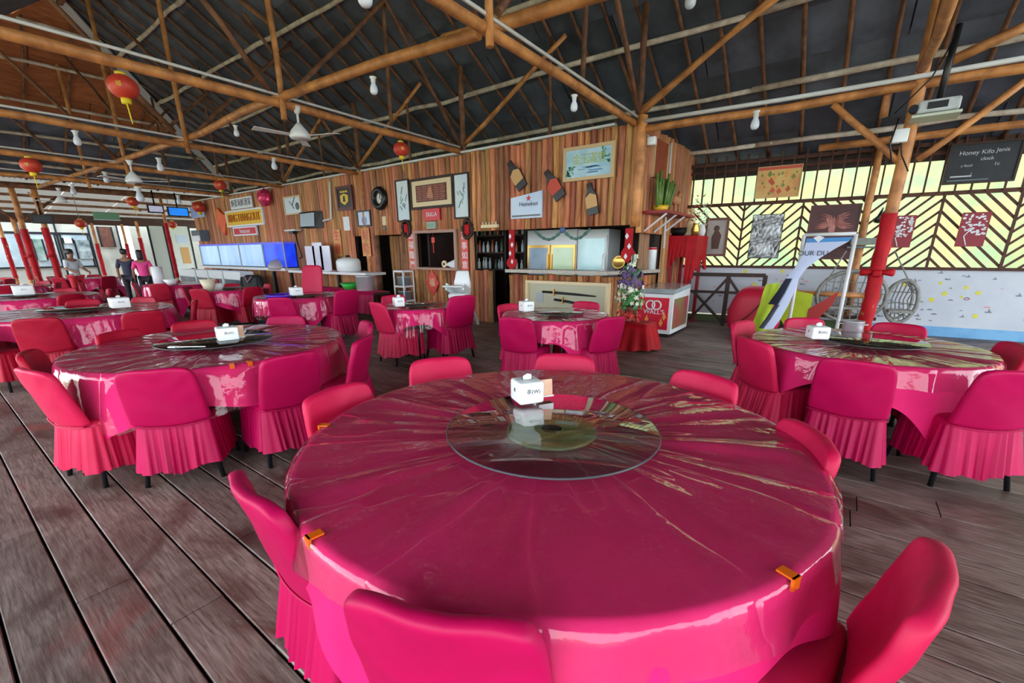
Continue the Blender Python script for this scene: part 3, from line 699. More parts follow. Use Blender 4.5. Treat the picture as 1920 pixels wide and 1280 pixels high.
def legm(sx, sy): return MB().tube([(.165*sx, .165*sy, .36), (.215*sx, .215*sy, 0)], .015, 6).mesh('leg', 'metal_dark')
LEGS = [legm(a, b) for a in (-1, 1) for b in (-1, 1)]
nch = [0]
def chair(x, y, face, label, m='fabric_magenta', group=None, z=0.0, sc=1.0, topoff=.335, legs=True, sz=1.0):
    """x, y = middle of the back's top edge; face = heading in degrees"""
    a = R(face); nch[0] += 1
    bx, by = x+math.cos(a)*topoff*sc, y+math.sin(a)*topoff*sc
    t = thing('covered_chair', label, 'chair', (bx, by, z), a-math.pi/2, group)
    t.scale = (sc, sc, sc*sz)
    b, s, q, e = CH['fabric_'+m.replace('fabric_', ''), nch[0] % 3]
    for nm, d in (('back_cover', b), ('seat_cover', s), ('skirt', q), ('seam', e)): link(nm, d, t, False)
    if legs:
        for d in LEGS: link('leg', d, t, False)
    return t
G1, G2, G3 = 'covered chairs around the nearest table', 'covered chairs around the big left table', 'covered chairs around the table by the red post'
chair(-1.30, .43, 84, 'magenta covered chair with its slim back edge-on, at lower left of nearest table', 'magenta', G1)
chair(-.50, .415, 113, 'magenta covered chair at the bottom edge, its broad back to the viewer', 'magenta', G1, sc=1.03)
chair(.29, 1.15, 172, 'coral-rimmed chair in the lower right corner, showing its inner backrest', 'coral', G1)
chair(.03, 1.90, -151, 'bright pink chair back poking over the right rim of the nearest table', 'coral', G1)
chair(-.5, 2.52, -110, 'pink chair tucked behind the upper right rim of the nearest table', 'coral', G1)
chair(-2.02, 1.93, -33, 'pink chair back left of the tissue box, behind the nearest table', 'coral', G1)
chair(-1.99, 1.15, 5, 'coral chair at the left rim of the nearest table, between two big tables', 'coral', G1)
chair(-1.39, 2.49, -71, 'pink chair directly behind the tissue box of the nearest table', 'coral', G1)
chair(-3.81, .28, 104, 'coral covered chair with two black legs showing, far left foreground', 'coral', G2)
chair(-3.19, .72, 146, 'magenta chair with pleated skirt, front of the big left table', 'magenta', G2)
chair(-2.90, 1.42, 178, 'deep magenta chair at the right front of the big left table', 'magenta', G2)
chair(-3.02, 2.10, -145, 'magenta chair seen side-on at the right rim of the big left table', 'magenta', G2)
chair(-3.7, 2.62, -112, 'small pink chair top behind the side-on chair of the big left table', 'magenta', G2)
chair(-5.12, .98, 25, 'dark red chair back over the upper left rim of the big left table', 'crimson', G2)
chair(-5.26, 1.62, -5, 'orange-red chair back behind the tissue boxes of the big left table', 'crimson', G2)
chair(-4.85, 2.38, -45, 'hot pink chair top behind the far rim of the big left table', 'magenta', G2)
chair(-4.55, .35, 70, 'dark red chair half hidden at the left end of the big left table', 'crimson', G2)
chair(.17, 3.34, 87, 'magenta chair with its back square to the viewer, by the right table', 'magenta', G3)
chair(.93, 3.58, 118, 'magenta chair cut by the right frame edge with black legs showing', 'magenta', G3)
chair(-.48, 3.74, 44, 'pink chair turned sideways at the left of the right table', 'coral', G3)
chair(-.72, 4.70, -18, 'small pink chair behind the sideways chair of the right table', 'coral', G3)
chair(-.24, 5.28, -55, 'pink chair behind the tissue box of the right table', 'coral', G3)
chair(.52, 5.35, -102, 'pink chair right of the steel pot behind the right table', 'coral', G3)
chair(1.13, 4.62, -168, 'pink chair top at the right end of the right table', 'coral', G3)
G4 = 'covered chairs around the small tables by the bar'
chair(-2.66, 3.64, 100, 'magenta chair with its back to the viewer before the sword display', 'magenta', G4)
chair(-1.82, 4.24, 158, 'dark magenta chair turned left beside the red-draped flower stand', 'magenta', G4)
chair(-3.48, 4.58, -6, 'pink chair left of the tissue box on the table before the swords', 'coral', G4)
chair(-2.72, 5.42, -90, 'pink chair top in front of the framed swords', 'coral', G4)
chair(-4.80, 3.50, 80, 'pink chair with its back to the viewer before the serving hatch', 'coral', G4, sc=1.05)
chair(-4.02, 4.36, 170, 'dark magenta chair turned left before the step stool', 'magenta', G4, sc=1.12)
chair(-5.75, 4.55, -20, 'pink chair left of the tissue box on the small hatch table', 'coral', G4)
chair(-6.55, 4.28, 178, 'dark red chair right of the table with the purple tray', 'magenta', G4, sc=1.08)
chair(-6.9, 3.3, 125, 'hot pink low chair in front of the table with the purple tray', 'magenta', G4)
chair(-8.6, 4.9, -65, 'tall pink chair with a split cover behind the purple tray', 'coral', G4, sz=1.38, sc=1.1)
G5 = 'crimson chairs around the left row of tables'
LRW = 'crimson covered chair drawn up to %s'
chair(-6.88, .70, 160, 'crimson chair with wide wrinkled back before the second table in the left row', 'crimson', G5)
chair(-6.62, 1.56, 178, 'crimson chair with smooth back right of the second left-row table', 'crimson', G5)
chair(-7.3, .18, 115, 'crimson chair at the left frame edge with a shiny skirt', 'crimson', G5)
chair(-8.6, .12, 65, 'dark crimson chair back at the left edge beside the second left-row table', 'crimson', G5)
chair(-8.9, 2.18, -52, 'pink-red chair behind the tissue box of the second left-row table', 'crimson', G5)
chair(-9.25, 1.5, -12, LRW % 'the far side of the second left-row table', 'crimson', G5)
chair(-7.6, 2.45, -110, 'crimson chair behind the right end of the second left-row table', 'crimson', G5)
def ring(C, n, a0, label, m, group, k=1.0):
    cx, cy, r = tables[C]
    for i in range(n):
        a = a0+i*2*math.pi/n; d = (r+.19)*k
        fw, rt = -math.sin(YAW)*math.cos(a)+math.cos(YAW)*math.sin(a), math.cos(YAW)*math.cos(a)+math.sin(YAW)*math.sin(a)
        side = ('right end', 'far right side', 'far side', 'far left side', 'left end', 'near left side', 'near side', 'near right side')[int(round(math.atan2(fw, rt)/(math.pi/4))) % 8]
        chair(cx+d*math.cos(a), cy+d*math.sin(a), math.degrees(a)+180, label.replace('chair around', 'chair at the %s of' % side), m, group, legs=False)
ring('T8', 6, .4, 'crimson chair around the third table back in the left row', 'crimson', 'chairs around the third left-row table')
ring('T9', 5, .2, 'crimson chair around the cluttered table before the fish tank', 'crimson', 'chairs around the fish tank table')
ring('T10', 5, .5, 'crimson chair around the table below the white far panel', 'crimson', 'chairs around the far panel table')
ring('T11', 6, .1, 'crimson chair around the fourth table back in the left row', 'crimson', 'chairs around the fourth left-row table')
ring('T12', 5, .3, 'crimson chair around the table by the standing people', 'crimson', 'chairs around the far people table')
ring('T13', 5, .9, 'crimson chair around the farthest table near the red pillars', 'crimson', 'chairs around the farthest table')

# ------------------------------------------------------------------ things on the tables
def tissue_box(x, y, z, rz, label, s=.115, h=.095, two=False, mark=True):
    t = thing('tissue_box', label, 'tissue box', (x, y, z), rz, 'white tissue boxes on the tables')
    MB().rbox(s/2, s/2, h/2, .014, 3, c=(0, 0, h/2)).build('box_body', 'white_plastic', t, False)
    MB().lathe([(.001, h-.002), (.034, h+.0005), (.034, h+.002), (.028, h+.003), (.001, h+.001)], 20).build('slot_ring', mat('grey_plastic', hexc(170, 176, 180), rough=.4), t, False)
    MB().add([(-.02, -.004, h), (.02, -.004, h), (.024, .004, h+.022), (.0, -.003, h+.03), (-.022, .004, h+.018), (.012, .006, h), (-.012, .006, h)], [(0, 1, 2, 3), (0, 3, 4), (5, 2, 3), (6, 4, 3), (5, 3, 6)], True).build('tissue', 'white_paint', t, False)
    if mark:
        text('茶(W)', .026, (.005, -s/2-.001, h*.58), (R(90), 0, 0), 'black', t, .0005, world=False)
        text('茶', .02, (-s/2-.001, 0, h*.58), (R(90), 0, R(-90)), 'black', t, .0005, world=False)
    return t
tissue_box(-1.11, 1.62, TZ+.037, R(36.5+22), 'white tissue box standing on the clear glass of the nearest table', .125, .105)
p = on_z(428, 636, TZ+.036); tissue_box(p.x, p.y, TZ+.036, R(36.5+40), 'white tissue box stack on the dark glass of the big left table', .15, .105)
p = on_z(1531, 634, TZ+.036); tissue_box(p.x, p.y, TZ+.036, R(36.5-10), 'white tissue box on the table by the red-wrapped post', .13, .1)
p = on_z(987, 583, TZ+.036); tissue_box(p.x, p.y, TZ+.036, R(36.5+30), 'white tissue box on the table before the framed swords', .14, .12)
p = on_z(748, 574, TZ+.036); tissue_box(p.x, p.y, TZ+.036, R(36.5+30), 'white tissue box on the small table before the serving hatch', .13, .12)
p = on_z(556, 553, TZ+.036); tissue_box(p.x, p.y, TZ+.036, R(36.5+40), 'white tissue box next to the purple tray', .18, .13)
p = on_z(226, 576, TZ+.036); tissue_box(p.x, p.y, TZ+.036, R(36.5+50), 'white tissue box on the second table back in the left row', .2, .13)
p = on_z(46, 552, TZ+.036); tissue_box(p.x, p.y, TZ+.036, R(36.5+50), 'white tissue box on the third table back in the left row', .26, .16)
# small card stand behind the near tissue box
def cardstand(u, v, label, h=.1):
    p = on_z(u, v, TZ+.037); t = thing('card_stand', label, 'card stand', p, R(36.5+20), 'menu card stands')
    MB().add([(-.035, -.012, 0), (.035, -.012, 0), (.035, -.002, h), (-.035, -.002, h), (-.035, .02, 0), (.035, .02, 0), (.035, .002, h), (-.035, .002, h)], [(0,1,2,3),(7,6,5,4),(3,2,6,7),(0,4,5,1),(1,5,6,2),(4,0,3,7)]).build('card', mat('card_peach', hexc(230, 190, 160), hexc(210, 160, 130), sc=20, rough=.5), t, False)
    MB().box(-.04, .04, -.016, .024, 0, .006).build('card_base', 'white_plastic', t, False)
p1_ = on_z(1024, 752, TZ+.037)
cardstand(1022, 742, 'small peach card stand just behind the tissue box on the nearest table', .085)
cardstand(450, 632, 'small pale card stand beside the tissue boxes on the big left table', .1)
cardstand(62, 548, 'small card stand by the tissue box on the third left-row table', .16)
# orange clips on table rims
def clip(u, v, key, label, z=TZ+.004, off=0.0):
    cx, cy, r = tables[key]; p = on_z(u, v, TZ); a = math.atan2(p.y-cy, p.x-cx)
    t = thing('table_clip', label, 'clip', (cx+(r+.012)*math.cos(a), cy+(r+.012)*math.sin(a), TZ), a, 'orange tablecloth clips')
    MB().box(-.032, .008, -.014, .014, .006, .011).build('clip_top', 'orange_plastic', t, False)
    MB().box(.003, .010, -.014, .014, -.022, .011).build('clip_front', 'orange_plastic', t, False)
clip(600, 1003, 'T1', 'orange clip on the left rim of the nearest table')
clip(1485, 1085, 'T1', 'orange clip on the lower right rim of the nearest table')
clip(618, 800, 'T1', 'orange clip on the upper left rim of the nearest table')
clip(437, 688, 'T2', 'left one of two orange clips on the front of the big left table')
clip(472, 682, 'T2', 'right one of two orange clips on the front of the big left table')
# purple tray and steel pot, pen rest
p = on_z(527, 555, TZ+.01); t = thing('tray', 'round purple plastic tray on the table edge below the tall pink chair', 'tray', p)
MB().lathe([(.001, 0), (.22, 0), (.25, .03), (.255, .03), (.225, -.004)], 32).build('dish', mat('purple', hexc(88, 40, 200), rough=.3), t, False)
p = on_z(1597, 622, TZ+.01); t = thing('steel_pot', 'shiny steel pot behind the right table in front of the red post', 'pot', p)
MB().lathe([(.001, 0), (.072, 0), (.078, .01), (.078, .095), (.082, .1), (.075, .1), (.075, .02), (.001, .012)], 32).build('pot_body', 'steel', t, False)
for k in (-1, 1): MB().tube([(.075*k, -.025, .07), (.1*k, -.025, .075), (.1*k, .025, .075), (.075*k, .025, .07)], .005, 6).build('handle', 'steel', t, False)
p = on_z(352, 652, TZ+.04); t = thing('spoon', 'thin white spoon lying on the dark glass of the big left table', 'spoon', p, R(36.5))
MB().tube([(-.09, 0, .006), (0, .005, .008), (.12, .02, .006)], [.005, .004, .004], 6).build('spoon_handle', 'white_plastic', t, False)
MB().rbox(.03, .018, .006, .005, 2, c=(-.11, 0, .008)).build('spoon_bowl', 'white_plastic', t, False)


# ================================================================== POSTS WRAPPED IN RED CLOTH
def red_post(x, y, z0, za, zb, r, label, knot=None, ztop=3.4, lean=0.0):
    t = thing('wrapped_post', label, 'post', (x, y, z0))
    pole('post_shaft', (x, y, z0), (x+lean, y, ztop), r, r*.92, 'wood_pole', t, 10, 6, .012)
    n = 14; V = []; F = []; k = 18
    for i in range(k+1):
        z = za+(zb-za)*i/k
        for j in range(n):
            a = 2*math.pi*j/n; rr_ = r+.012+.006*math.sin(a*3+z*9)+.004*math.sin(z*31+a)
            V.append((x+lean*(z-z0)/(ztop-z0)+rr_*math.cos(a), y+rr_*math.sin(a), z))
    F = [(i*n+j, i*n+(j+1) % n, (i+1)*n+(j+1) % n, (i+1)*n+j) for i in range(k) for j in range(n)]
    MB().add(V, F, True).build('cloth_wrap', 'red_cloth', t)
    if knot:
        m = MB(); m.rbox(.05, .045, .045, .03, 3, c=(x, y-r-.03, knot))
        for sg in (-1, 1):
            m.rbox(.075, .04, .05, .038, 4, c=(x+sg*.1, y-r-.01, knot+.015), fn=lambda p: (p.x, p.y+.02*abs(p.x)/.075, p.z*(.75+.35*sg*p.x/.075)))
        m.build('bow', 'red_cloth', t)
red_post(.36, WY, 0, 0.05, 1.88, .066, 'wooden post wrapped in red cloth with a bow, by the right table', 1.17, 4.85)
for i, (u, x, zb, lab) in enumerate(((97, -21.4, 2.3, 'thick red-wrapped pillar under the black screen at the far left'), (57, -21.6, 2.25, 'red-wrapped pillar with a fork of braces, left of the black screen'), (42, -24.5, 2.2, 'slimmer red pillar just left of the forked one'), (14, -26.6, 2.1, 'leftmost slim red pillar before the far windows'), (322, -21.4, 2.6, 'red and black pillar between the two pale panels at the far end'), (268, -24.0, 2.1, 'red pillar behind the person in the pink top'), (240, -26.6, 1.9, 'red pillar behind the person in the dark shirt'), (185, -26.6, 1.9, 'dark red pillar right of the far window'))):
    p = on_x(u, 471, x); red_post(p.x, p.y, 0, .55, zb, .085 if i in (0, 1) else .06, lab, 1.4 if i < 2 else None, 3.6 if x > -23 else 2.75)
fx = on_x(57, 471, -21.6)
for sg in (-1, 1): pole('brace', (fx.x, fx.y, 2.45), (fx.x, fx.y+sg*1.0, 3.3), .045, .045, 'wood_pole_dark', lean, 7, 3, .01)

# ================================================================== ON THE LOG WALL
YW = WY-.085
def wr_(uL, vT, uR, vB, y=YW):
    vm, um = (vT+vB)/2, (uL+uR)/2
    return on_y(uL, vm, y).x, on_y(uR, vm, y).x, on_y(um, vB, y).z, on_y(um, vT, y).z
ROT = (R(90), 0, 0)
def board(name, label, cat, px, m, d=.02, frame=None, fw=.03, y=YW, group=None, bm=None):
    x0, x1, z0, z1 = wr_(*px, y) if len(px) == 4 else px
    t = thing(name, label, cat, ((x0+x1)/2, y, z0), 0, group)
    MB().box(x0, x1, y-d, y, z0, z1).build('panel', m, t)
    if frame:
        for a, b, c, e in ((x0-fw, x1+fw, z1-.002, z1+fw), (x0-fw, x1+fw, z0-fw, z0+.002), (x0-fw, x0+.002, z0, z1), (x1-.002, x1+fw, z0, z1)):
            MB().box(a, b, y-d-.015, y, c, e).build('frame', frame, t)
    return t, x0, x1, z0, z1
mat('paper_white', hexc(228, 232, 236), rough=.6); mat('sign_yellow', hexc(232, 184, 30), rough=.4); mat('sign_red', hexc(206, 30, 44), rough=.4)
mat('ink', hexc(36, 36, 42), rough=.6); mat('ink_grey', hexc(110, 116, 120), rough=.6)
def line(m, pts, r, name, mt, t): MB().tube(pts, r, 5).build(name, mt, t)
# white sign in Chinese, yellow sign, red sign
t, x0, x1, z0, z1 = board('sign_board', 'white sign with a row of dark Chinese characters above the yellow sign', 'sign', (433, 370, 474, 391), 'paper_white', .03)
text('炳發海鮮酒家', (x1-x0)*.155, ((x0+x1)/2, YW-.032, (z0+z1)/2), ROT, 'ink', t)
t, x0, x1, z0, z1 = board('sign_board', 'long yellow restaurant sign with blocky letters and a white rim', 'sign', (428, 395, 495, 421), 'sign_yellow', .05, 'paper_white', .05)
text('BING HANGOUT', (z1-z0)*.82, ((x0+x1)/2, YW-.055, (z0+z1)/2), ROT, mat('letter_amber', hexc(190, 110, 14), rough=.4), t, .02, sx=(x1-x0)*.94/((z1-z0)*.82*12*.66))
fl = MB(); xa = on_y(407, 408, YW).x; xb = on_y(428, 408, YW).x; w = xb-xa
fl.prism([(xa+w*.25, z1+.22), (xa+w*.6, z1+.02), (xb, z1-.1), (xb, (z0+z1)/2), (xa+w*.75, z0), (xa+w*.6, z0-.3), (xa+w*.3, z0-.1), (xa, z0+.18), (xa+w*.1, z1-.05)], lambda p: (p[0], YW-.06, p[1]), lambda p: (p[0], YW, p[1]))
fl.build('flame_emblem', mat('flame_red', hexc(222, 56, 30), hexc(236, 120, 40), sc=3, rough=.4), t)
t, x0, x1, z0, z1 = board('sign_board', 'small red sign with white edge below the yellow sign', 'sign', (441, 427, 483, 439), 'sign_red', .04, 'paper_white', .04)
text('Restaurant', (z1-z0)*.95, ((x0+x1)/2, YW-.045, (z0+z1)/2), ROT, 'paper_white', t, sx=.9)
# satin ball
p = on_y(496, 370, YW-.2); t = thing('satin_ball', 'shiny pink foil ball hanging at the log wall top', 'decoration', p)
m = MB()
for i in range(7):
    for j in range(12): pass
V = []; F = []; nn, kk = 12, 8; rr = random.Random(2)
for i in range(kk+1):
    for j in range(nn):
        a = math.pi*i/kk; b = 2*math.pi*j/nn; q = .25*rr.uniform(.86, 1.08); V.append((p.x+q*math.sin(a)*math.cos(b), p.y+.7*q*math.sin(a)*math.sin(b), p.z+q*math.cos(a)))
F = [(i*nn+j, i*nn+(j+1) % nn, (i+1)*nn+(j+1) % nn, (i+1)*nn+j)[::-1] for i in range(kk) for j in range(nn)]
m.add(V, F, False).build('ball', mat('foil_pink', hexc(226, 60, 110), rough=.25, metal=.4), t)
MB().tube([(p.x, p.y, p.z+.2), (p.x, p.y+.05, 3.42)], .006, 5).build('string', 'tassel_yellow', t)
# square clock
t, x0, x1, z0, z1 = board('wall_clock', 'square pale clock with thin black hands on the log wall', 'clock', (536, 370, 565, 400), mat('clock_face', hexc(206, 220, 228), rough=.4), .03, mat('wood_pale', hexc(206, 176, 130), rough=.5), .04)
cx, cz = (x0+x1)/2, (z0+z1)/2
for a, l in ((.7, .3), (-.9, .2), (2.5, .12)): MB().bar((cx, YW-.034, cz), (cx+l*math.sin(a), YW-.034, cz+l*math.cos(a)), .006, .025, up=(0, 1, 0)).build('hand', 'ink', t)
MB().lathe([(.001, 0), (.1, 0), (.1, .01), (.001, .01)], 16).build('dial', 'ink_grey', t).matrix_parent_inverse = Matrix.Translation(-t.location) @ Matrix.Translation((x1-.16, YW-.03, z0+.18)) @ Matrix.Rotation(R(90), 4, 'X')
# wall speaker
x0, x1, z0, z1 = wr_(573, 397, 606, 428); t = thing('loudspeaker', 'pale grey boxy loudspeaker tilted out from the log wall', 'speaker', ((x0+x1)/2, YW, z0))
MB().add([(x0, YW-.2, z0+.02), (x1-.1, YW-.2, z0), (x1, YW, z0), (x0+.05, YW, z0), (x0, YW-.16, z1), (x1-.1, YW-.16, z1), (x1, YW, z1), (x0+.05, YW, z1)], [(0,3,2,1),(4,5,6,7),(1,2,6,5),(2,3,7,6),(3,0,4,7)]).build('cabinet', 'black', t)
MB().add([(x0+.03, YW-.204, z0+.05), (x1-.13, YW-.204, z0+.04), (x1-.13, YW-.168, z1-.04), (x0+.03, YW-.168, z1-.04)], [(0,1,2,3)]).build('grille', mat('grille_grey', hexc(168, 182, 192), rough=.5), t)
MB().tube([on_y(618, 340, YW), on_y(621, 410, YW), on_y(606, 414, YW-.05)], .03, 6).build('cable', 'white_conduit', t)
# plaque with emblem
t, x0, x1, z0, z1 = board('plaque', 'dark red framed plaque with a gold crest', 'plaque', (636, 354, 660, 389), 'black', .03, mat('maroon', hexc(84, 24, 30), rough=.4), .07)
cx, cz = (x0+x1)/2, (z0+z1)/2; w, h = x1-x0, z1-z0
MB().prism([(cx-w*.3, cz+h*.15), (cx, cz+h*.25), (cx+w*.3, cz+h*.15), (cx+w*.28, cz-h*.2), (cx, cz-h*.38), (cx-w*.28, cz-h*.2)], lambda p: (p[0], YW-.045, p[1]), lambda p: (p[0], YW-.03, p[1])).build('crest', 'gold_paint', t)
MB().prism([(cx-w*.06, cz+h*.12), (cx+w*.06, cz+h*.12), (cx+w*.1, cz-h*.2), (cx-w*.1, cz-h*.2)], lambda p: (p[0], YW-.05, p[1]), lambda p: (p[0], YW-.044, p[1])).build('crest_bar', 'black', t)
for k in (-1, 0, 1): MB().box(cx+k*w*.2-.04, cx+k*w*.2+.04, YW-.045, YW-.03, cz+h*.3, cz+h*.4).build('crest_mark', 'gold_paint', t)
# oval clock
x0, x1, z0, z1 = wr_(703, 353, 726, 391); cx, cz = (x0+x1)/2, (z0+z1)/2; rx, rz = (x1-x0)/2, (z1-z0)/2
t = thing('wall_clock', 'round clock with a thick black rim on the log wall', 'clock', (cx, YW, z0))
def ell(k): return [(cx+rx*k*math.cos(a*math.pi/16), cz+rz*k*math.sin(a*math.pi/16)) for a in range(32)]
MB().tube([(a, YW-.05, b) for a, b in ell(.86)], .075, 8, closed=True).build('rim', 'black', t)
MB().prism(ell(.84), lambda p: (p[0], YW-.03, p[1]), lambda p: (p[0], YW, p[1])).build('dial', mat('clock_cream', hexc(226, 220, 208), rough=.4), t)
for a, l in ((.1, .26), (2.2, .18)): MB().bar((cx, YW-.034, cz), (cx+l*math.sin(a), YW-.034, cz+l*math.cos(a)), .006, .025, up=(0, 1, 0)).build('hand', 'ink', t)
# card, certificate
t, *_ = board('notice_card', 'narrow white card below the dark red plaque', 'card', (645, 406, 656, 432), 'paper_white', .015)
t, x0, x1, z0, z1 = board('certificate', 'black-framed pale blue certificate', 'certificate', (673, 397, 695, 422), mat('cert_blue', hexc(196, 212, 234), rough=.4), .02, 'black', .035)
MB().lathe([(.001, 0), (.1, 0), (.1, .004), (.001, .004)], 20).build('seal', mat('seal_blue', hexc(140, 170, 220), rough=.5), t).matrix_parent_inverse = Matrix.Translation(-t.location) @ Matrix.Translation(((x0+x1)/2, YW-.02, (z0+z1)/2-.05)) @ Matrix.Rotation(R(90), 4, 'X')
# scrolls
def scroll(px, label, sd):
    t, x0, x1, z0, z1 = board('hanging_scroll', label, 'scroll', px, mat('scroll_paper', hexc(198, 218, 230), hexc(216, 228, 228), sc=2, rough=.5), .02, 'wood_dark', .03, group='scrolls beside the carved plaque')
    rr = random.Random(sd); cx = (x0+x1)/2; h = z1-z0
    for k in range(9):
        a = (cx+rr.uniform(-.1, .1), z0+h*rr.uniform(.2, .7)); b = (a[0]+rr.uniform(-.09, .09), a[1]+rr.uniform(.05, .16))
        MB().bar((a[0], YW-.023, a[1]), (b[0], YW-.023, b[1]), .004, rr.uniform(.012, .03), up=(0, 1, 0)).build('brushstroke', rr.choice(('ink_grey', 'leaf_ink')), t)
mat('leaf_ink', hexc(70, 120, 100), rough=.6)
scroll((746, 339, 768, 413), 'pale painted scroll left of the carved plaque', 4); scroll((854, 327, 879, 407), 'pale painted scroll right of the carved plaque', 6)
# carved plaque
t, x0, x1, z0, z1 = board('carved_plaque', 'carved brown panel on a cream mount in a dark frame', 'plaque', (774, 336, 849, 386), mat('cream', hexc(226, 204, 160), rough=.5), .03, 'wood_dark', .05)
cx, cz, w, h = (x0+x1)/2, (z0+z1)/2, x1-x0, z1-z0
MB().box(cx-w*.38, cx+w*.38, YW-.045, YW-.03, cz-h*.32, cz+h*.32).build('carving_ground', mat('carve_dark', hexc(86, 44, 34), rough=.5), t)
for i in range(7):
    for j in range(5):
        zz = cz-h*.29+h*.58*(i+.1)/7; xx = cx-w*.36+w*.72*j/5+(i % 2)*w*.02
        MB().box(xx, xx+w*.135, YW-.06, YW-.045, zz, zz+h*.058).build('carved_strip', mat('carve_red', hexc(150, 86, 66), rough=.5), t)
MB().prism([(cx-.1, cz-.1), (cx+.1, cz-.12), (cx+.05, cz+.12), (cx-.05, cz+.1)], lambda p: (p[0], YW-.07, p[1]), lambda p: (p[0], YW-.05, p[1])).build('carved_motif', mat('carve_tan', hexc(184, 122, 92), rough=.5), t)
# red name sign, green exit sign
t, x0, x1, z0, z1 = board('sign_board', 'red sign with white lettering above the serving hatch', 'sign', (796, 391, 826, 413), 'sign_red', .03)
text('DULLA', (z1-z0)*.5, ((x0+x1)/2, YW-.033, (z0+z1)/2), ROT, 'paper_white', t, sx=.9)
t, x0, x1, z0, z1 = board('exit_sign', 'tiny green sign over the serving hatch', 'sign', (805, 418, 818, 427), mat('exit_green', hexc(110, 160, 120), rough=.4), .05, 'grey_plastic', .02)
# wreaths
for (u, v, lab) in ((762, 428, 'small red wreath below the left scroll'), (876, 430, 'dark twig wreath with red centre below the right scroll')):
    p = on_y(u, v, YW-.04); t = thing('wreath', lab, 'wreath', p, 0, 'wreaths by the hatch'); rr = random.Random(u)
    V = [(p.x+(.13+rr.uniform(-.02, .02))*math.cos(a*math.pi/12), p.y+rr.uniform(-.02, .02), p.z+(.17+rr.uniform(-.02, .02))*math.sin(a*math.pi/12)) for a in range(24)]
    MB().tube(V, [rr.uniform(.025, .05) for _ in V], 6, closed=True).build('ring', 'wood_dark', t)
    MB().rbox(.07, .03, .1, .025, 2, c=p).build('bow', 'red_cloth', t)
# couplets
mat('couplet_red', hexc(214, 70, 60), rough=.5); mat('couplet_orange', hexc(214, 150, 90), rough=.6)
for (px, mm, s, cm, lab) in (((767, 432, 779, 506), 'couplet_red', '五福臨門', 'paper_white', 'red paper couplet with white characters left of the serving hatch'), ((865, 434, 878, 506), 'couplet_red', '萬事如意', 'paper_white', 'red paper couplet with white characters right of the serving hatch'), ((626, 430, 640, 480), 'couplet_orange', '生意', 'sign_red', 'orange couplet strip left of the small kitchen window'), ((679, 428, 694, 480), 'couplet_orange', '興隆', 'sign_red', 'orange couplet strip right of the small kitchen window')):
    t, x0, x1, z0, z1 = board('paper_couplet', lab, 'couplet', px, mm, .008, y=YW-.01, group='paper couplets')
    for i, ch in enumerate(s): text(ch, (x1-x0)*.85, ((x0+x1)/2, YW-.022, z1-(z1-z0)*(i+.5)/len(s)), ROT, cm, t)
# drink-bottle cut-outs
def bottle_cut(u, v, ang, lab, body, labc, s=1.0):
    p = on_y(u, v, YW-.02); t = thing('bottle_cutout', lab, 'cut-out', p, 0, 'bottle-shaped cut-outs')
    s *= .78; P = [(-.14, -.36), (.14, -.36), (.15, .05), (.07, .2), (.06, .36), (-.06, .36), (-.07, .2), (-.15, .05)]
    c, sn = math.cos(R(ang)), math.sin(R(ang)); f = lambda q, y: (p.x+s*(q[0]*c-q[1]*sn), y, p.z+s*(q[0]*sn+q[1]*c))
    MB().prism(P, lambda q: f(q, YW-.06), lambda q: f(q, YW-.02)).build('bottle_shape', body, t)
    MB().prism([(-.145, -.2), (.145, -.2), (.145, .05), (0, .13), (-.145, .05)], lambda q: f(q, YW-.066), lambda q: f(q, YW-.06)).build('bottle_label', labc, t)
    MB().prism([(-.065, .27), (.065, .27), (.06, .36), (-.06, .36)], lambda q: f(q, YW-.066), lambda q: f(q, YW-.06)).build('cap', 'wood_dark', t)
mat('bottle_black', hexc(34, 34, 38), rough=.35); mat('label_tan', hexc(206, 160, 100), rough=.5); mat('label_red', hexc(196, 66, 40), rough=.5)
bottle_cut(969, 328, 34, 'black bottle cut-out with tan label, leftmost of three on the logs', 'bottle_black', 'label_tan')
bottle_cut(1039, 346, 34, 'black bottle cut-out with red label, middle of three on the logs', 'bottle_black', 'label_red')
bottle_cut(1110, 373, 12, 'black bottle cut-out with tan label below the framed painting', 'bottle_black', 'label_tan', .9)
# slanted beer sign
xa, xb = on_y(960, 390, YW).x, on_y(1018, 385, YW).x; zb = on_y(990, 409, YW).z; zl = on_y(960, 372, YW).z; zr_ = on_y(1018, 357, YW).z
t = thing('sign_board', 'pale blue sign with a slanting top, red star and dark lettering', 'sign', ((xa+xb)/2, YW, zb))
MB().prism([(xa, zb), (xb, zb), (xb, zr_), (xa, zl)], lambda p: (p[0], YW-.04, p[1]), lambda p: (p[0], YW, p[1])).build('panel', mat('sign_sky', hexc(182, 206, 232), hexc(206, 222, 240), sc=1.5, rough=.35), t)
st = [( (xa+xb)/2+.06+(.06 if k % 2 == 0 else .025)*math.sin(k*math.pi/5), (zl+zr_)/2-.07+(.06 if k % 2 == 0 else .025)*math.cos(k*math.pi/5)) for k in range(10)]
MB().prism(st, lambda p: (p[0], YW-.046, p[1]), lambda p: (p[0], YW-.04, p[1])).build('star', 'sign_red', t)
text('Heineken', .11, ((xa+xb)/2+.06, YW-.043, (zl+zb)/2+.06), ROT, 'ink', t)
MB().box(xa+.03, xb-.03, YW-.045, YW-.04, zb+.03, zb+.06).build('small_print', 'ink_grey', t)
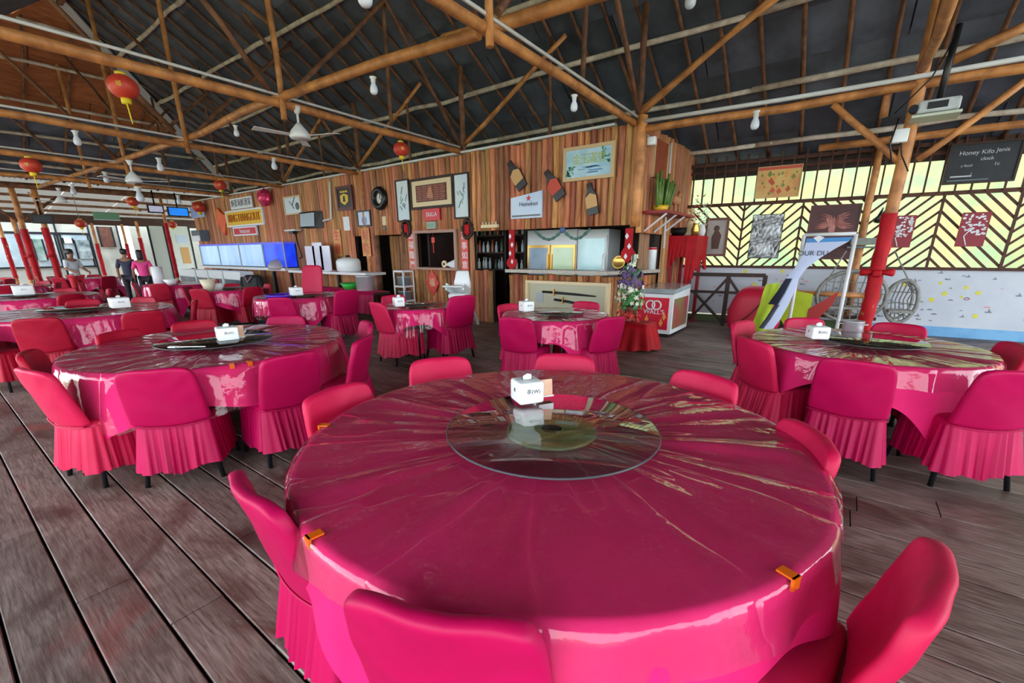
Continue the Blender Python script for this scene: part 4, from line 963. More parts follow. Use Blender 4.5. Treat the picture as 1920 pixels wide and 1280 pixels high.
# framed painting
t, x0, x1, z0, z1 = board('framed_painting', 'blue-green painting of four golden characters in a pale wood frame', 'painting', (1063, 278, 1148, 331), mat('paint_wash', hexc(150, 196, 216), hexc(196, 220, 226), sc=4, rough=.4), .03, 'wood_pale', .05)
w, h = x1-x0, z1-z0
for k, ch in enumerate('金玉滿堂'): text(ch, .17, (x0+w*(.24+.18*k), YW-.033, z0+h*(.62)), ROT, mat('char_olive', hexc(176, 190, 110), rough=.5), t)
rr = random.Random(9)
for k in range(34):
    e = rr.random() < .5; a = x0+(rr.uniform(.02, .2) if e else rr.uniform(.8, .97))*w; b = z0+h*(rr.uniform(.05, .4) if e else rr.uniform(.45, .95))
    q = rr.uniform(.02, .05); an = rr.uniform(0, 3)
    MB().prism([(a+q*math.cos(an), b+q*math.sin(an)), (a+q*.4*math.cos(an+1.5), b+q*.4*math.sin(an+1.5)), (a-q*math.cos(an), b-q*math.sin(an)), (a-q*.4*math.cos(an+1.5), b-q*.4*math.sin(an+1.5))], lambda p: (p[0], YW-.034, p[1]), lambda p: (p[0], YW-.03, p[1])).build('painted_leaf', mat('paint_green', hexc(70, 140, 100), rough=.5), t)
for k in range(10):
    b = z0+h*rr.uniform(.1, .5); a = x0+w*rr.uniform(.25, .6); MB().box(a, a+rr.uniform(.1, .3), YW-.033, YW-.03, b, b+.012).build('painted_ripple', mat('paint_blue', hexc(96, 150, 200), rough=.5), t)
# poster at the far left end, grey speaker below it
t, *_ = board('poster', 'small blue and white poster beside the red lantern', 'poster', (358, 386, 383, 408), mat('poster_blue', hexc(186, 200, 226), hexc(140, 160, 210), sc=3, rough=.5), .02)
t, x0, x1, z0, z1 = board('loudspeaker', 'dark grey speaker box above the left end of the fish tank', 'speaker', (376, 432, 392, 452), mat('grey_box', hexc(96, 110, 116), rough=.5), .3)
MB().box(x0+.05, x1-.05, YW-.31, YW-.3, z0, z0+(z1-z0)*.5).build('grille', 'paper_white', t)
# bracketed row of white hooks above the bar entry
x0, x1, z0, z1 = wr_(905, 416, 936, 430); t = thing('glass_rack', 'small cream carved rack above the bar entry', 'rack', ((x0+x1)/2, YW, z0))
MB().box(x0, x1, YW-.06, YW, z0+.03, z0+.09).build('rail', 'cream', t)
for k in range(5): MB().tube([(x0+.05+k*(x1-x0-.1)/4, YW-.04, z0+.09), (x0+.05+k*(x1-x0-.1)/4, YW-.05, z1)], .02, 6).build('peg', 'cream', t)
# small conduit box and fan-shaped camera on the wall
p = on_y(555, 432, YW); t = thing('router_shelf', 'small white wall shelf with a black cable hanging below', 'shelf', p)
MB().box(p.x-.3, p.x+.3, YW-.2, YW, p.z-.02, p.z+.02).build('shelf_board', 'white_paint', t)
MB().box(p.x-.12, p.x+.1, YW-.16, YW-.03, p.z-.1, p.z-.02).build('device', 'black', t)
MB().tube([(p.x, YW-.03, p.z-.1), (p.x+.05, YW-.03, p.z-.4), (p.x+.2, YW-.03, p.z-.75), (p.x+.05, YW-.03, p.z-.8)], .018, 5).build('cable', 'black', t)
# masks / ornaments over the recessed log door
p = on_y(721, 414, YW); t = thing('wall_mask', 'small pale carved ornament below the round clock', 'ornament', p)
MB().rbox(.07, .03, .11, .028, 3, c=p).build('mask', 'cream', t); MB().rbox(.04, .03, .05, .025, 2, c=(p.x, p.y-.01, p.z-.17)).build('tassel_knot', 'ink_grey', t)

# ================================================================== FISH TANK ROW
x0 = on_y(376, 475, WY-.5).x; x1 = on_y(493, 475, WY-.5).x; x2 = on_y(533, 475, WY-.5).x
zt0, zt1 = 1.02, 1.78
mat('tank_water', hexc(150, 190, 226), hexc(200, 226, 236), sc=1.6, st=(1, 1, .3), rough=.1, emit=.10, emitc=hexc(150, 190, 240), coat=.5)
mat('tank_blue', hexc(10, 40, 170), hexc(20, 90, 220), sc=2.5, rough=.1, emit=.22, emitc=hexc(10, 50, 220), coat=.5)
for (a, b, mm, lab) in ((x0, x1, 'tank_water', 'long pale lit fish tank against the log wall'), (x1+.02, x2, 'tank_blue', 'deep blue lit fish tank at the right end of the row')):
    t = thing('fish_tank', lab, 'fish tank', ((a+b)/2, WY-.6, zt0))
    MB().box(a+.02, b-.02, WY-.48, WY-.14, zt0+.03, zt1-.06).build('water', mm, t)
    MB().box(a, b, WY-.5, WY-.12, zt1-.06, zt1).build('top_rim', mat('rim_blue', hexc(90, 90, 200), rough=.4, emit=.08, emitc=hexc(90, 90, 230)), t)
    MB().box(a, b, WY-.5, WY-.12, zt0, zt0+.03).build('bottom_rim', 'black', t)
    k = max(1, round((b-a)/1.5))
    for i in range(k+1): MB().box(a+(b-a)*i/k-.015, a+(b-a)*i/k+.015, WY-.505, WY-.48, zt0, zt1).build('mullion', 'grey_plastic', t)
# stand + white display coolers underneath
t = thing('tank_stand', 'dark stand shelf under the fish tanks', 'stand', ((x0+x2)/2, WY-.6, 0))
MB().box(x0-.2, x2, WY-.55, WY-.1, .94, 1.02).build('shelf_board', 'white_paint', t)
for x in (x0, (x0+x2)/2, x2-.1): MB().box(x, x+.08, WY-.9, WY-.82, 0, .94).build('leg', 'metal_dark', t)
xs = [on_y(u, 515, WY-1.1).x for u in (352, 383, 406, 434, 468)]
for i in range(4):
    a, b = xs[i]+.04, xs[i+1]-.04
    t = thing('display_cooler', 'white glass-door cooler under the fish tank, %s from the left' % ('first', 'second', 'third', 'last of four')[i], 'cooler', ((a+b)/2, WY-1.2, 0), 0, 'white coolers under the fish tank')
    MB().box(a, b, WY-1.35, WY-.97, 0, .92).build('cabinet', 'white_plastic', t)
    MB().box(a+.1, b-.1, WY-1.37, WY-1.35, .12, .68).build('glass_door', mat('cooler_dark', hexc(70, 92, 100), hexc(100, 120, 128), sc=3, rough=.1), t)
    MB().box(a+.06, a+.1, WY-1.39, WY-1.35, .1, .7).build('door_handle', 'steel', t)
# sideboard with a white worktop further right
xa, xb = on_y(548, 495, WY-.55).x, on_y(694, 500, WY-.55).x
t = thing('service_counter', 'white-topped service counter along the log wall left of the kitchen window', 'counter', ((xa+xb)/2, WY-.4, 0))
MB().box(xa, xb, WY-.7, WY-.1, .92, .98).build('worktop', 'white_paint', t)
MB().box(xa, xb, WY-.7, WY-.1, .42, .46).build('lower_shelf', 'wood_dark', t)
for k in range(4): MB().box(xa+(xb-xa-.08)*k/3, xa+(xb-xa-.08)*k/3+.08, WY-.68, WY-.6, 0, .92).build('leg', 'wood_dark', t)
def on_ctr(name, lab, cat, u, prof, m, z=.98, y=WY-.45, group=None, part='body'):
    p = on_y(u, 490, y); t = thing(name, lab, cat, (p.x, y, z), 0, group); MB().lathe(prof, 20).build(part, m, t, False); return t
t = on_ctr('rice_cooker', 'round white cooker on the service counter by the kitchen window', 'cooker', 653, [(.001, 0), (.26, 0), (.3, .05), (.3, .26), (.26, .32), (.1, .36), (.001, .37)], 'white_plastic')
MB().lathe([(.001, .37), (.06, .37), (.06, .41), (.001, .42)], 12).build('lid_knob', 'black', t, False)
t = on_ctr('steel_stockpot', 'tall steel stockpot at the right end of the service counter shelf', 'pot', 681, [(.001, 0), (.2, 0), (.21, .02), (.21, .42), (.225, .44), (.2, .44), (.2, .05), (.001, .04)], 'steel', z=.46, y=WY-.95)
MB().tube([(-.2, 0, .36), (-.3, 0, .4), (-.3, 0, .2), (-.2, 0, .2)], .015, 6).build('handle', 'steel', t, False); t.location.z = .5
t = on_ctr('mixing_bowl', 'bright green plastic bowl on the red-draped side table', 'bowl', 653, [(.001, 0), (.12, 0), (.24, .16), (.25, .16), (.13, -.01)], mat('green_plastic', hexc(40, 180, 60), rough=.35), z=.6, y=WY-1.0)
t = on_ctr('dish_dome', 'grey domed dish cover at the left end of the service counter', 'dish cover', 522, [(.3, 0), (.32, .02), (.3, .14), (.2, .26), (.05, .3), (.001, .3)], mat('grey_dome', hexc(170, 160, 166), rough=.4))
for i, (u, zz) in enumerate(((578, .30), (592, .34), (606, .30))):
    p = on_y(u, 490, WY-.5); t = thing('menu_stand', 'clear plastic display panel on the service counter, %s of three' % ('left', 'middle', 'right')[i], 'display', (p.x, WY-.4, .98), 0, 'clear panels on the service counter')
    MB().box(-.24, .24, -.02, 0, 0, zz*2.2).build('panel', mat('panel_haze', hexc(206, 206, 226), rough=.15), t, False); MB().box(-.24, .24, -.08, .08, 0, .02).build('foot', 'white_plastic', t, False)
xc, xd = on_y(572, 530, WY-1.2).x, on_y(702, 530, WY-1.2).x
t = thing('side_table', 'long side table draped in pink cloth before the service counter', 'table', ((xc+xd)/2, WY-1.05, 0))
MB().box(xc, xd, WY-1.25, WY-.8, .55, .6).build('tabletop', 'wood_dark', t)
for a in (xc+.05, xd-.1):
    for b in (WY-1.22, WY-.86): MB().box(a, a+.05, b, b+.05, 0, .55).build('leg', 'metal_dark', t)
V = []; F = []; n = 60
for i in range(n+1):
    x = xc-.02+(xd-xc+.04)*i/n; f = .03*math.sin(i*1.7)+.015*math.sin(i*.6)
    V += [(x, WY-.79, .607), (x, WY-1.26, .607), (x, WY-1.28+f*.3, .5), (x, WY-1.3+f, .12)]
F = [(i*4+j, (i+1)*4+j, (i+1)*4+j+1, i*4+j+1)[::-1] for i in range(n) for j in range(3)]
c = MB().add(V, F, True).build('tablecloth', 'fabric_magenta'); tag(c, 'pleated pink cloth over the long side table by the kitchen', 'tablecloth')
# small kitchen window items
p = on_y(665, 455, WY+.6)
t = thing('kitchen_shelf', 'dark kitchen shelf of utensils inside the small window', 'shelf', (p.x, WY+.5, 1.2))
MB().box(-10.5, -10.0, WY+.3, WY+.6, 1.55, 1.58).build('shelf_board', 'metal_dark', t)
for k in range(5): MB().tube([(-10.45+k*.1, WY+.35, 1.55), (-10.45+k*.1, WY+.35, 1.3)], .015, 6).build('utensil', 'steel', t)

# ================================================================== SERVING HATCH AND BAR
t = thing('hatch_frame', 'pale wooden frame around the dark serving hatch', 'frame', (-7.46, WY-.1, 1.07))
for (a, b, c, d) in ((-8.14, -6.78, OZ, OZ+.06), (-8.14, -8.07, 1.12, OZ), (-6.85, -6.78, 1.12, OZ)): MB().box(a, b, WY-.12, WY-.06, c, d).build('frame_bar', mat('wood_mauve', hexc(170, 132, 116), rough=.6), t)
MB().box(-8.2, -6.75, WY-.16, WY+.3, 1.07, 1.12).build('sill', 'wood_mauve', t)
p = on_y(812, 450, WY+.05); t = thing('hanging_charm', 'red paper charm dangling in the serving hatch', 'charm', p)
MB().rbox(.05, .01, .06, .009, 2, c=p).build('charm_knot', 'couplet_red', t); MB().tube([p, (p.x, p.y, p.z-.28)], .012, 5).build('tassel', 'couplet_red', t); MB().tube([p, (p.x, p.y, OZ)], .004, 4).build('string', 'sign_red', t)
p = on_y(850, 500, WY+.05); t = thing('white_cloth', 'crumpled white cloth on the hatch sill', 'cloth', (p.x, WY+.05, 1.12)); MB().rbox(.16, .1, .08, .07, 3, c=(0, 0, .08), fn=lambda q: (q.x+.03*math.sin(q.z*30), q.y+.02*math.sin(q.x*25), q.z*(1+.5*math.sin(q.x*14)))).build('cloth_heap', 'paper_white', t, False)
p = on_y(835, 500, WY); t = thing('reel', 'small cream round reel on the hatch sill', 'reel', (p.x, WY-.02, 1.2)); MB().tube([(0, -.02, 0), (0, .02, 0)], .075, 16).build('disc', 'cream', t, False); MB().tube([(0, -.03, 0), (0, .03, 0)], .03, 12).build('core', 'wood_dark', t, False)
# fortune plaque on the hatch front
p = on_y(811, 530, WY-.1); t = thing('paper_charm', 'red lucky paper diamond with a golden character under the hatch', 'paper charm', p)
MB().prism([(0, -.3), (.22, 0), (0, .3), (-.22, 0)], lambda q: (p.x+q[0], WY-.11, p.z+q[1]), lambda q: (p.x+q[0], WY-.09, p.z+q[1])).build('diamond', 'couplet_red', t)
text('福', .2, (p.x, WY-.113, p.z), ROT, 'cream', t)
# small white rack left of the hatch
xa, xb = on_y(746, 530, WY-.5).x, on_y(763, 530, WY-.5).x
t = thing('wire_rack', 'small white two-tier rack beside the hatch', 'rack', ((xa+xb)/2, WY-.45, 0))
for a in (xa, xb):
    for b in (WY-.6, WY-.3): MB().tube([(a, b, 0), (a, b, 1.05)], .018, 6).build('upright', 'white_paint', t)
for z in (.35, .68, 1.02): MB().box(xa, xb, WY-.6, WY-.3, z, z+.04).build('shelf_board', 'white_paint', t)
for i, z in enumerate((.39, .72)):
    o = thing('storage_tub', 'grey tub on the %s shelf of the white rack' % ('lower', 'upper')[i], 'tub', ((xa+xb)/2, WY-.45, z)); MB().rbox(.12, .1, .09, .02, 2, c=(0, 0, .09)).build('tub_body', 'grey_box', o, False); MB().rbox(.125, .105, .012, .01, 2, c=(0, 0, .19)).build('tub_lid', 'grey_plastic', o, False)
# children's high chairs: white moulded seat over splayed grey legs
def high_chair(u, v, rz, lab, s=1.0):
    p = on_z(u, v); t = thing('high_chair', lab, 'high chair', p, rz, 'plastic high chairs'); t.scale = (s, s, s)
    gp = mat('grey_leg', hexc(150, 152, 152), rough=.5)
    for a in (-1, 1):
        for b in (-1, 1): MB().bar((a*.12, b*.1, .55), (a*.24, b*.26, 0), .05, .04).build('leg', 'grey_leg', t, False)
    MB().rbox(.17, .16, .05, .045, 3, c=(0, 0, .55)).build('seat', 'white_plastic', t, False)
    MB().rbox(.16, .03, .2, .028, 3, c=(0, .15, .78), fn=lambda q: (q.x*(1-.3*max(0, q.z)/.2), q.y+.15*max(0, q.z), q.z)).build('backrest', 'white_plastic', t, False)
    MB().rbox(.19, .11, .015, .014, 2, c=(0, -.2, .73)).build('tray', 'white_plastic', t, False)
    for a in (-1, 1): MB().bar((a*.15, .12, .6), (a*.16, -.2, .72), .03, .12).build('side_panel', 'white_plastic', t, False)
    for z in (.25, .42): MB().bar((-.2, -.2, z), (.2, -.2, z), .03, .03).build('rung', 'grey_leg', t, False)
high_chair(864, 611, R(20), 'white and grey plastic high chair standing before the hatch', 1.12)
# bar fridges behind the counter
def fridge(px, y, lab, frame, door, two, d=.6):
    x0, x1 = on_y(px[0], 470, y).x, on_y(px[1], 470, y).x; zt = min(2.42, on_y((px[0]+px[1])/2, px[2], y).z)
    t = thing('drinks_fridge', lab, 'fridge', ((x0+x1)/2, y+d/2, 0))
    MB().box(x0, x1, y, y+d, 0, zt).build('cabinet', 'white_plastic', t)
    n = 2 if two else 1; w = (x1-x0)/n; hz_ = zt-.32 if two else zt-.12
    for i in range(n):
        a, b = x0+i*w+.02, x0+(i+1)*w-.02
        dd = MB().box(a, b, y-.03, y, .3, hz_).build('door', frame, t)
        MB().box(a+.05, b-.05, y-.036, y-.028, .36, hz_-.06).build('glass', door[i], dd)
        MB().box(b-.05 if i == 0 else a+.01, b-.02 if i == 0 else a+.04, y-.07, y-.03, .9, 1.4).build('handle', 'gold' if two else 'steel', dd)
    return t, x0, x1, zt
mat('fridge_dusk', hexc(110, 136, 160), hexc(150, 170, 186), sc=2, rough=.15, emit=.03, emitc=(.6, .8, 1)); mat('fridge_lime', hexc(170, 200, 150), hexc(190, 214, 190), sc=2, rough=.15, emit=.04, emitc=(.7, 1, .6)); mat('fridge_ice', hexc(170, 214, 216), hexc(196, 226, 226), sc=3, rough=.15, emit=.05, emitc=(.6, .95, 1))
ft, fx0, fx1, fzt = fridge((989, 1081, 431), 8.75, 'two-door drinks fridge with brassy frames behind the bar counter', 'gold', ('fridge_dusk', 'fridge_lime'), True)
f2, gx0, gx1, gzt = fridge((1083, 1140, 430), 8.75, 'pale icy single-door drinks fridge behind the bar counter', 'white_plastic', ('fridge_ice',), False)
rr = random.Random(33)
mat('drink_a', hexc(70, 84, 66), rough=.3); mat('drink_b', hexc(190, 200, 190), rough=.3); mat('drink_c', hexc(160, 84, 54), rough=.3); mat('drink_d', hexc(170, 186, 196), rough=.2)
BOT = [MB().lathe([(.001, 0), (.04, 0), (.042, .01), (.042, .17), (.018, .23), (.016, .3), (.001, .3)], 10).mesh('bottle', m) for m in ('drink_a', 'drink_b', 'drink_c', 'drink_d')]
def bottle(x, y, z, lab, grp, s=1.0):
    o = link('bottle', rr.choice(BOT)); o.location = (x, y, z); o.scale = (s, s, s*rr.uniform(.85, 1.1)); tag(o, lab, 'bottle', grp)
# back bar shelves with bottles seen through the entry
xa, xb = -8.25, -6.58
for (sx0, sx1, nm, lab) in ((-8.2, -6.62, 'entry', 'dark back-bar shelving seen through the bar entry'), (-6.45, on_y(984, 470, 8.7).x, 'corner', 'dark back-bar shelving left of the fridges')):
    t = thing('back_bar', lab, 'shelf', ((sx0+sx1)/2, 8.9, 0))
    for z in (1.02, 1.42, 1.82, 2.2): MB().box(sx0, sx1, 8.7, 9.05, z, z+.03).build('shelf_board', 'wood_dark', t)
    for x in (sx0, sx1): MB().box(x-.02, x+.02, 8.7, 9.05, 0, 2.3).build('side_panel', 'wood_dark', t)
    for z in (1.05, 1.45, 1.85):
        x = sx0+.1
        while x < sx1-.08:
            bottle(x, 8.78+rr.uniform(0, .08), z, 'small bottle on the dark back-bar shelves %s' % ('seen through the bar entry' if nm == 'entry' else 'left of the fridges'), 'bottles on the %s back-bar' % nm, rr.uniform(.8, 1)); x += rr.uniform(.11, .17)
# counter things
def ctop(u, v): return on_z(u, v, CTZ+.06)
p = ctop(1163, 512); t = thing('gold_platter', 'round golden platter propped on the bar counter', 'platter', (-3.2, 7.52, CTZ+.06), R(10))
MB().lathe([(.001, 0), (.1, .0), (.115, .02), (.11, .028), (.09, .01), (.001, .01)], 28).build('dish', 'gold', t, False).matrix_local = Matrix.Translation((0, 0, .15)) @ Matrix.Rotation(R(80), 4, 'X')
MB().tube([(-.06, .05, 0), (0, .02, .12), (.06, .05, 0)], .01, 5).build('easel', 'wood_dark', t, False)
p = ctop(1219, 510); t = thing('can', 'tall white canister at the right end of the bar counter', 'canister', (-2.93, 8.42, CTZ+.06)); MB().lathe([(.001, 0), (.085, 0), (.085, .38), (.08, .4), (.001, .4)], 20).build('canister_body', 'white_plastic', t, False); MB().lathe([(.087, .36), (.087, .39), (.07, .405), (.001, .405)], 20).build('lid', 'sign_red', t, False)
p = ctop(1142, 512); t = thing('tap', 'small white beer tap on the bar counter', 'tap', (-3.42, 7.36, CTZ+.06)); MB().tube([(0, 0, 0), (0, 0, .22), (.02, -.03, .28), (.02, -.09, .25)], [.03, .022, .02, .015], 8).build('spout', 'white_plastic', t, False); MB().rbox(.05, .05, .015, .012, 2, c=(0, 0, .015)).build('tap_base', 'steel', t, False)
# Chinese knot banners
def knot(u, vT, vB, lab, y):
    a, b = on_y(u, vT, y), on_y(u, vB, y); t = thing('knot_hanging', lab, 'hanging', (a.x, y, b.z), 0, 'red knot hangings')
    MB().box(a.x-.065, a.x+.065, y-.02, y, b.z+.18, a.z).build('ribbon', 'red_cloth', t)
    MB().prism([(0, -.0), (.11, .1), (.12, .17), (.07, .24), (-.07, .24), (-.12, .17), (-.11, .1)], lambda q: (a.x+q[0], y-.03, b.z+q[1]), lambda q: (a.x+q[0], y+.005, b.z+q[1])).build('knot', 'red_cloth', t)
    for k in range(4): MB().prism([(-.03, 0), (0, -.05), (.03, 0), (0, .05)], lambda q: (a.x+q[0]+(.02 if k % 2 else -.03), y-.035, a.z-.12-k*.16+q[1]), lambda q: (a.x+q[0]+(.02 if k % 2 else -.03), y-.02, a.z-.12-k*.16+q[1])).build('paper_cut', 'paper_white', t)
knot(960, 431, 507, 'red felt hanging with white cut-outs left of the fridges', WY-.03); knot(1181, 428, 493, 'red felt hanging with a round end on the bar corner post', WY-.112)
# garland under the log band
gp = []
for i in range(25):
    u = 1003+(1106-1003)*i/24; k = (i % 12)/12; z = OZ-.04-.16*math.sin(math.pi*k)
    gp.append((on_y(u, 440, WY-.08).x, WY-.08, z))
t = thing('garland', 'thin dark green tinsel garland in swags over the fridges', 'garland', (gp[12][0], WY-.08, OZ-.2)); MB().tube(gp, [.018 if i % 2 else .03 for i in range(25)], 6).build('tinsel', mat('tinsel_green', hexc(60, 104, 90), hexc(90, 130, 120), sc=30, rough=.5), t)
MB().rbox(.05, .03, .05, .025, 2, c=gp[12]).build('bow', mat('bow_blue', hexc(70, 90, 140), rough=.5), t)
# framed swords leaning at the counter foot
x0, x1, z0, z1 = wr_(992, 533, 1137, 590, WY-.2)
z0 = max(z0, .25); t = thing('sword_display', 'cream shadow box with two swords leaning on the bar front', 'display case', ((x0+x1)/2, WY-.2, z0))
MB().box(x0, x1, WY-.2, WY-.16, z0, z1).build('backboard', mat('case_green', hexc(190, 188, 160), rough=.6), t)
for a, b, c, e in ((x0-.05, x1+.05, z1, z1+.05), (x0-.05, x1+.05, z0-.05, z0), (x0-.05, x0, z0, z1), (x1, x1+.05, z0, z1)): MB().box(a, b, WY-.26, WY-.15, c, e).build('frame', 'cream', t)
w, h = x1-x0, z1-z0
for k, (f0, f1, zz, bend) in enumerate(((.2, .88, .72, -.03), (.36, .86, .48, -.09))):
    a, b = x0+w*f0, x0+w*f1; zc = z0+h*zz
    MB().tube([(a, WY-.22, zc), (a+(b-a)*.3, WY-.22, zc+bend*.2), (a+(b-a)*.7, WY-.22, zc+bend*.6), (b, WY-.22, zc+bend)], [.022, .025, .022, .012], 7).build('sword', 'black', t)
    MB().box(a+(b-a)*.22, a+(b-a)*.24, WY-.25, WY-.19, zc-.06, zc+.06).build('sword_guard', 'gold', t)
MB().box(x0+w*.1, x0+w*.2, WY-.21, WY-.2, z0+h*.35, z0+h*.68).build('caption_card', 'grey_plastic', t)
MB().box(x0-.05, x1+.05, WY-.24, WY-.12, 0, z0-.05).build('plinth', 'wood_dark', t)

# ================================================================== ICE-CREAM FREEZER, FLOWER STAND, ALTAR
F0 = on_z(1187, 630); F1 = Vector((-2.23, 7.78, 0)); F2 = Vector((-2.24, 8.83, 0))
t = thing('icecream_freezer', 'red and white chest freezer with a heart logo and sloping glass lid', 'freezer', (-2.68, 8.25, 0))
a0, a1, b0, b1, hF, hB = -3.08+.02, -2.23, 7.62, 8.75, .80, .92
a0 = -2.84; b0 = 7.64; b1 = 8.66
MB().add([(a0, b0, .06), (a1, b0, .06), (a1, b1, .06), (a0, b1, .06), (a0, b0, .74), (a1, b0, .74), (a1, b1, .80), (a0, b1, .80)], [(0,3,2,1),(0,1,5,4),(1,2,6,5),(2,3,7,6),(3,0,4,7),(4,5,6,7)]).build('cabinet', 'white_plastic', t)
MB().box(a0+.02, a1-.06, b0-.012, b0, .13, .68).build('front_decal', mat('wall_red', hexc(216, 20, 52), rough=.3), t)
MB().box(a1, a1+.012, b0+.08, b1-.12, .14, .66).build('side_decal', mat('decal_rose', hexc(176, 60, 76), hexc(120, 140, 80), sc=3, rough=.35), t)
V = [(a0, b0-.01, .75), (a1+.01, b0-.01, .75), (a1+.01, b1, .81), (a0, b1, .81), (a0, b0+.1, .82), (a1, b0+.1, .82), (a1, b1-.05, .87), (a0, b1-.05, .87)]
MB().add(V, [(0,3,2,1),(4,5,6,7),(0,1,5,4),(1,2,6,5),(2,3,7,6),(3,0,4,7)]).build('glass_lid', mat('lid_glass', hexc(150, 168, 172), hexc(186, 200, 204), sc=2, rough=.12, coat=.6), t)
MB().box(a0+.05, a1-.05, b0+.05, b1-.05, 0, .06).build('plinth', 'black', t)
for k in (-1, 1):
    c = on_y(1226, 568, b0).x
    MB().tube([(c+k*(.085*math.cos(s_)*.9+.055), b0-.018, .55+.075*math.sin(s_)) for s_ in [i*math.pi/8 for i in range(16)]], .013, 6, closed=True).build('heart_logo', 'paper_white', t)
text("WALL'S", .11, (on_y(1226, 585, b0).x, b0-.014, .43), ROT, 'paper_white', t)
for (q, zz, mm) in ((.16, .6, 'flame'), (.3, .3, 'cone'), (.72, .25, 'cone'), (.8, .36, 'cone')):
    xx = a0+(a1-a0)*q; MB().prism([(xx, zz-.07), (xx+.035, zz), (xx+.015, zz+.03), (xx, zz+.08), (xx-.02, zz+.02), (xx-.035, zz)], lambda p: (p[0], b0-.018, p[1]), lambda p: (p[0], b0-.012, p[1])).build('decal_motif', mat('motif_amber', hexc(232, 160, 70), rough=.4), t)
# red draped low table with flower arrangement
P = on_z(1202, 655); px_, py_ = P.x-.12, P.y+.08
t = thing('draped_stand', 'low stand draped to the floor in glossy red cloth', 'stand', (px_, py_, 0))
MB().box(-.2, .2, -.2, .2, .36, .4).build('top_board', 'wood_dark', t, False)
for a in (-.17, .17):
    for b in (-.17, .17): MB().box(a-.015, a+.015, b-.015, b+.015, 0, .36).build('leg', 'wood_dark', t, False)
def sq_drape(half, ztop, zhem, flare, nf, amp, seed):
    V = []; F = []; n = 72; rr = random.Random(seed); ph = rr.uniform(0, 6)
    for q in (0.01, .6, 1.0):
        for j in range(n):
            a = 2*math.pi*j/n; k = half/max(abs(math.cos(a)), abs(math.sin(a))); V.append((q*k*math.cos(a), q*k*math.sin(a), ztop))
    for i in range(1, 7):
        for j in range(n):
            a = 2*math.pi*j/n; k = half/max(abs(math.cos(a)), abs(math.sin(a)), )
            k = k*.9+half*1.12*.1+.01; kk = i/6; fo = amp*kk*math.sin(nf*a+ph); r_ = k+flare*kk+fo
            V.append((r_*math.cos(a), r_*math.sin(a), ztop-.01+(zhem-ztop+.02*math.sin(3*a+ph))*kk))
    F = [(i*n+j, i*n+(j+1) % n, (i+1)*n+(j+1) % n, (i+1)*n+j) for i in range(8) for j in range(n)]
    return MB().add(V, F, True)
sq_drape(.215, .405, .03, .12, 11, .025, 5).build('drape', 'red_cloth', t, False)
vt = thing('flower_arrangement', 'tiered artificial flowers in purple, green and white on the red-draped stand', 'flowers', (px_-.14, py_-.02, .41))
MB().lathe([(.001, 0), (.09, 0), (.1, .03), (.05, .08), (.06, .16), (.1, .22), (.09, .23), (.04, .17), (.001, .16)], 20).build('pot', mat('pot_dark', hexc(110, 60, 50), hexc(150, 60, 50), sc=8, rough=.4), vt, False)
MB().tube([(0, 0, .15), (0, 0, 1.0)], .012, 6).build('stem', 'tinsel_green', vt, False)
rr = random.Random(8)
def blossom_ball(z0, z1, rad, m, n, nm):
    mm = MB()
    for k in range(n):
        a = rr.uniform(0, 6.28); z = rr.uniform(z0, z1); rd = rad*rr.uniform(.6, 1.05); q = rr.uniform(.025, .05); c = Vector((rd*math.cos(a), rd*math.sin(a), z))
        d = Vector((math.cos(a), math.sin(a), rr.uniform(-.2, .6))).normalized(); s1 = d.cross(Vector((0, 0, 1))).normalized(); s2 = d.cross(s1)
        for j in range(5):
            an = j*1.2566; e = s1*math.cos(an)+s2*math.sin(an); f = s1*math.cos(an+.6)+s2*math.sin(an+.6); g = s1*math.cos(an-.6)+s2*math.sin(an-.6)
            mm.add([c, c+f*q*.6+d*q*.2, c+e*q+d*q*.35, c+g*q*.6+d*q*.2], [(0, 1, 2, 3)])
    o = mm.build(nm, m, vt, False); o['kind'] = 'stuff'
mat('petal_purple', hexc(110, 84, 130), hexc(86, 64, 110), sc=10, rough=.6); mat('petal_white', hexc(220, 222, 200), rough=.6); mat('leaf_green', hexc(60, 136, 60), hexc(40, 104, 48), sc=10, rough=.5); mat('petal_red', hexc(200, 50, 44), rough=.6)
blossom_ball(.2, .5, .2, 'leaf_green', 70, 'foliage'); blossom_ball(.5, .62, .2, 'petal_purple', 60, 'purple_blossoms'); blossom_ball(.42, .56, .19, 'petal_white', 40, 'white_blossoms'); blossom_ball(.62, .84, .14, 'leaf_green', 50, 'foliage'); blossom_ball(.66, .8, .17, 'petal_purple', 40, 'purple_blossoms'); blossom_ball(.02, .16, .17, 'petal_red', 30, 'red_blossoms'); blossom_ball(.28, .44, .21, 'petal_white', 26, 'white_blossoms'); blossom_ball(.84, .98, .06, 'petal_white', 14, 'white_blossoms')
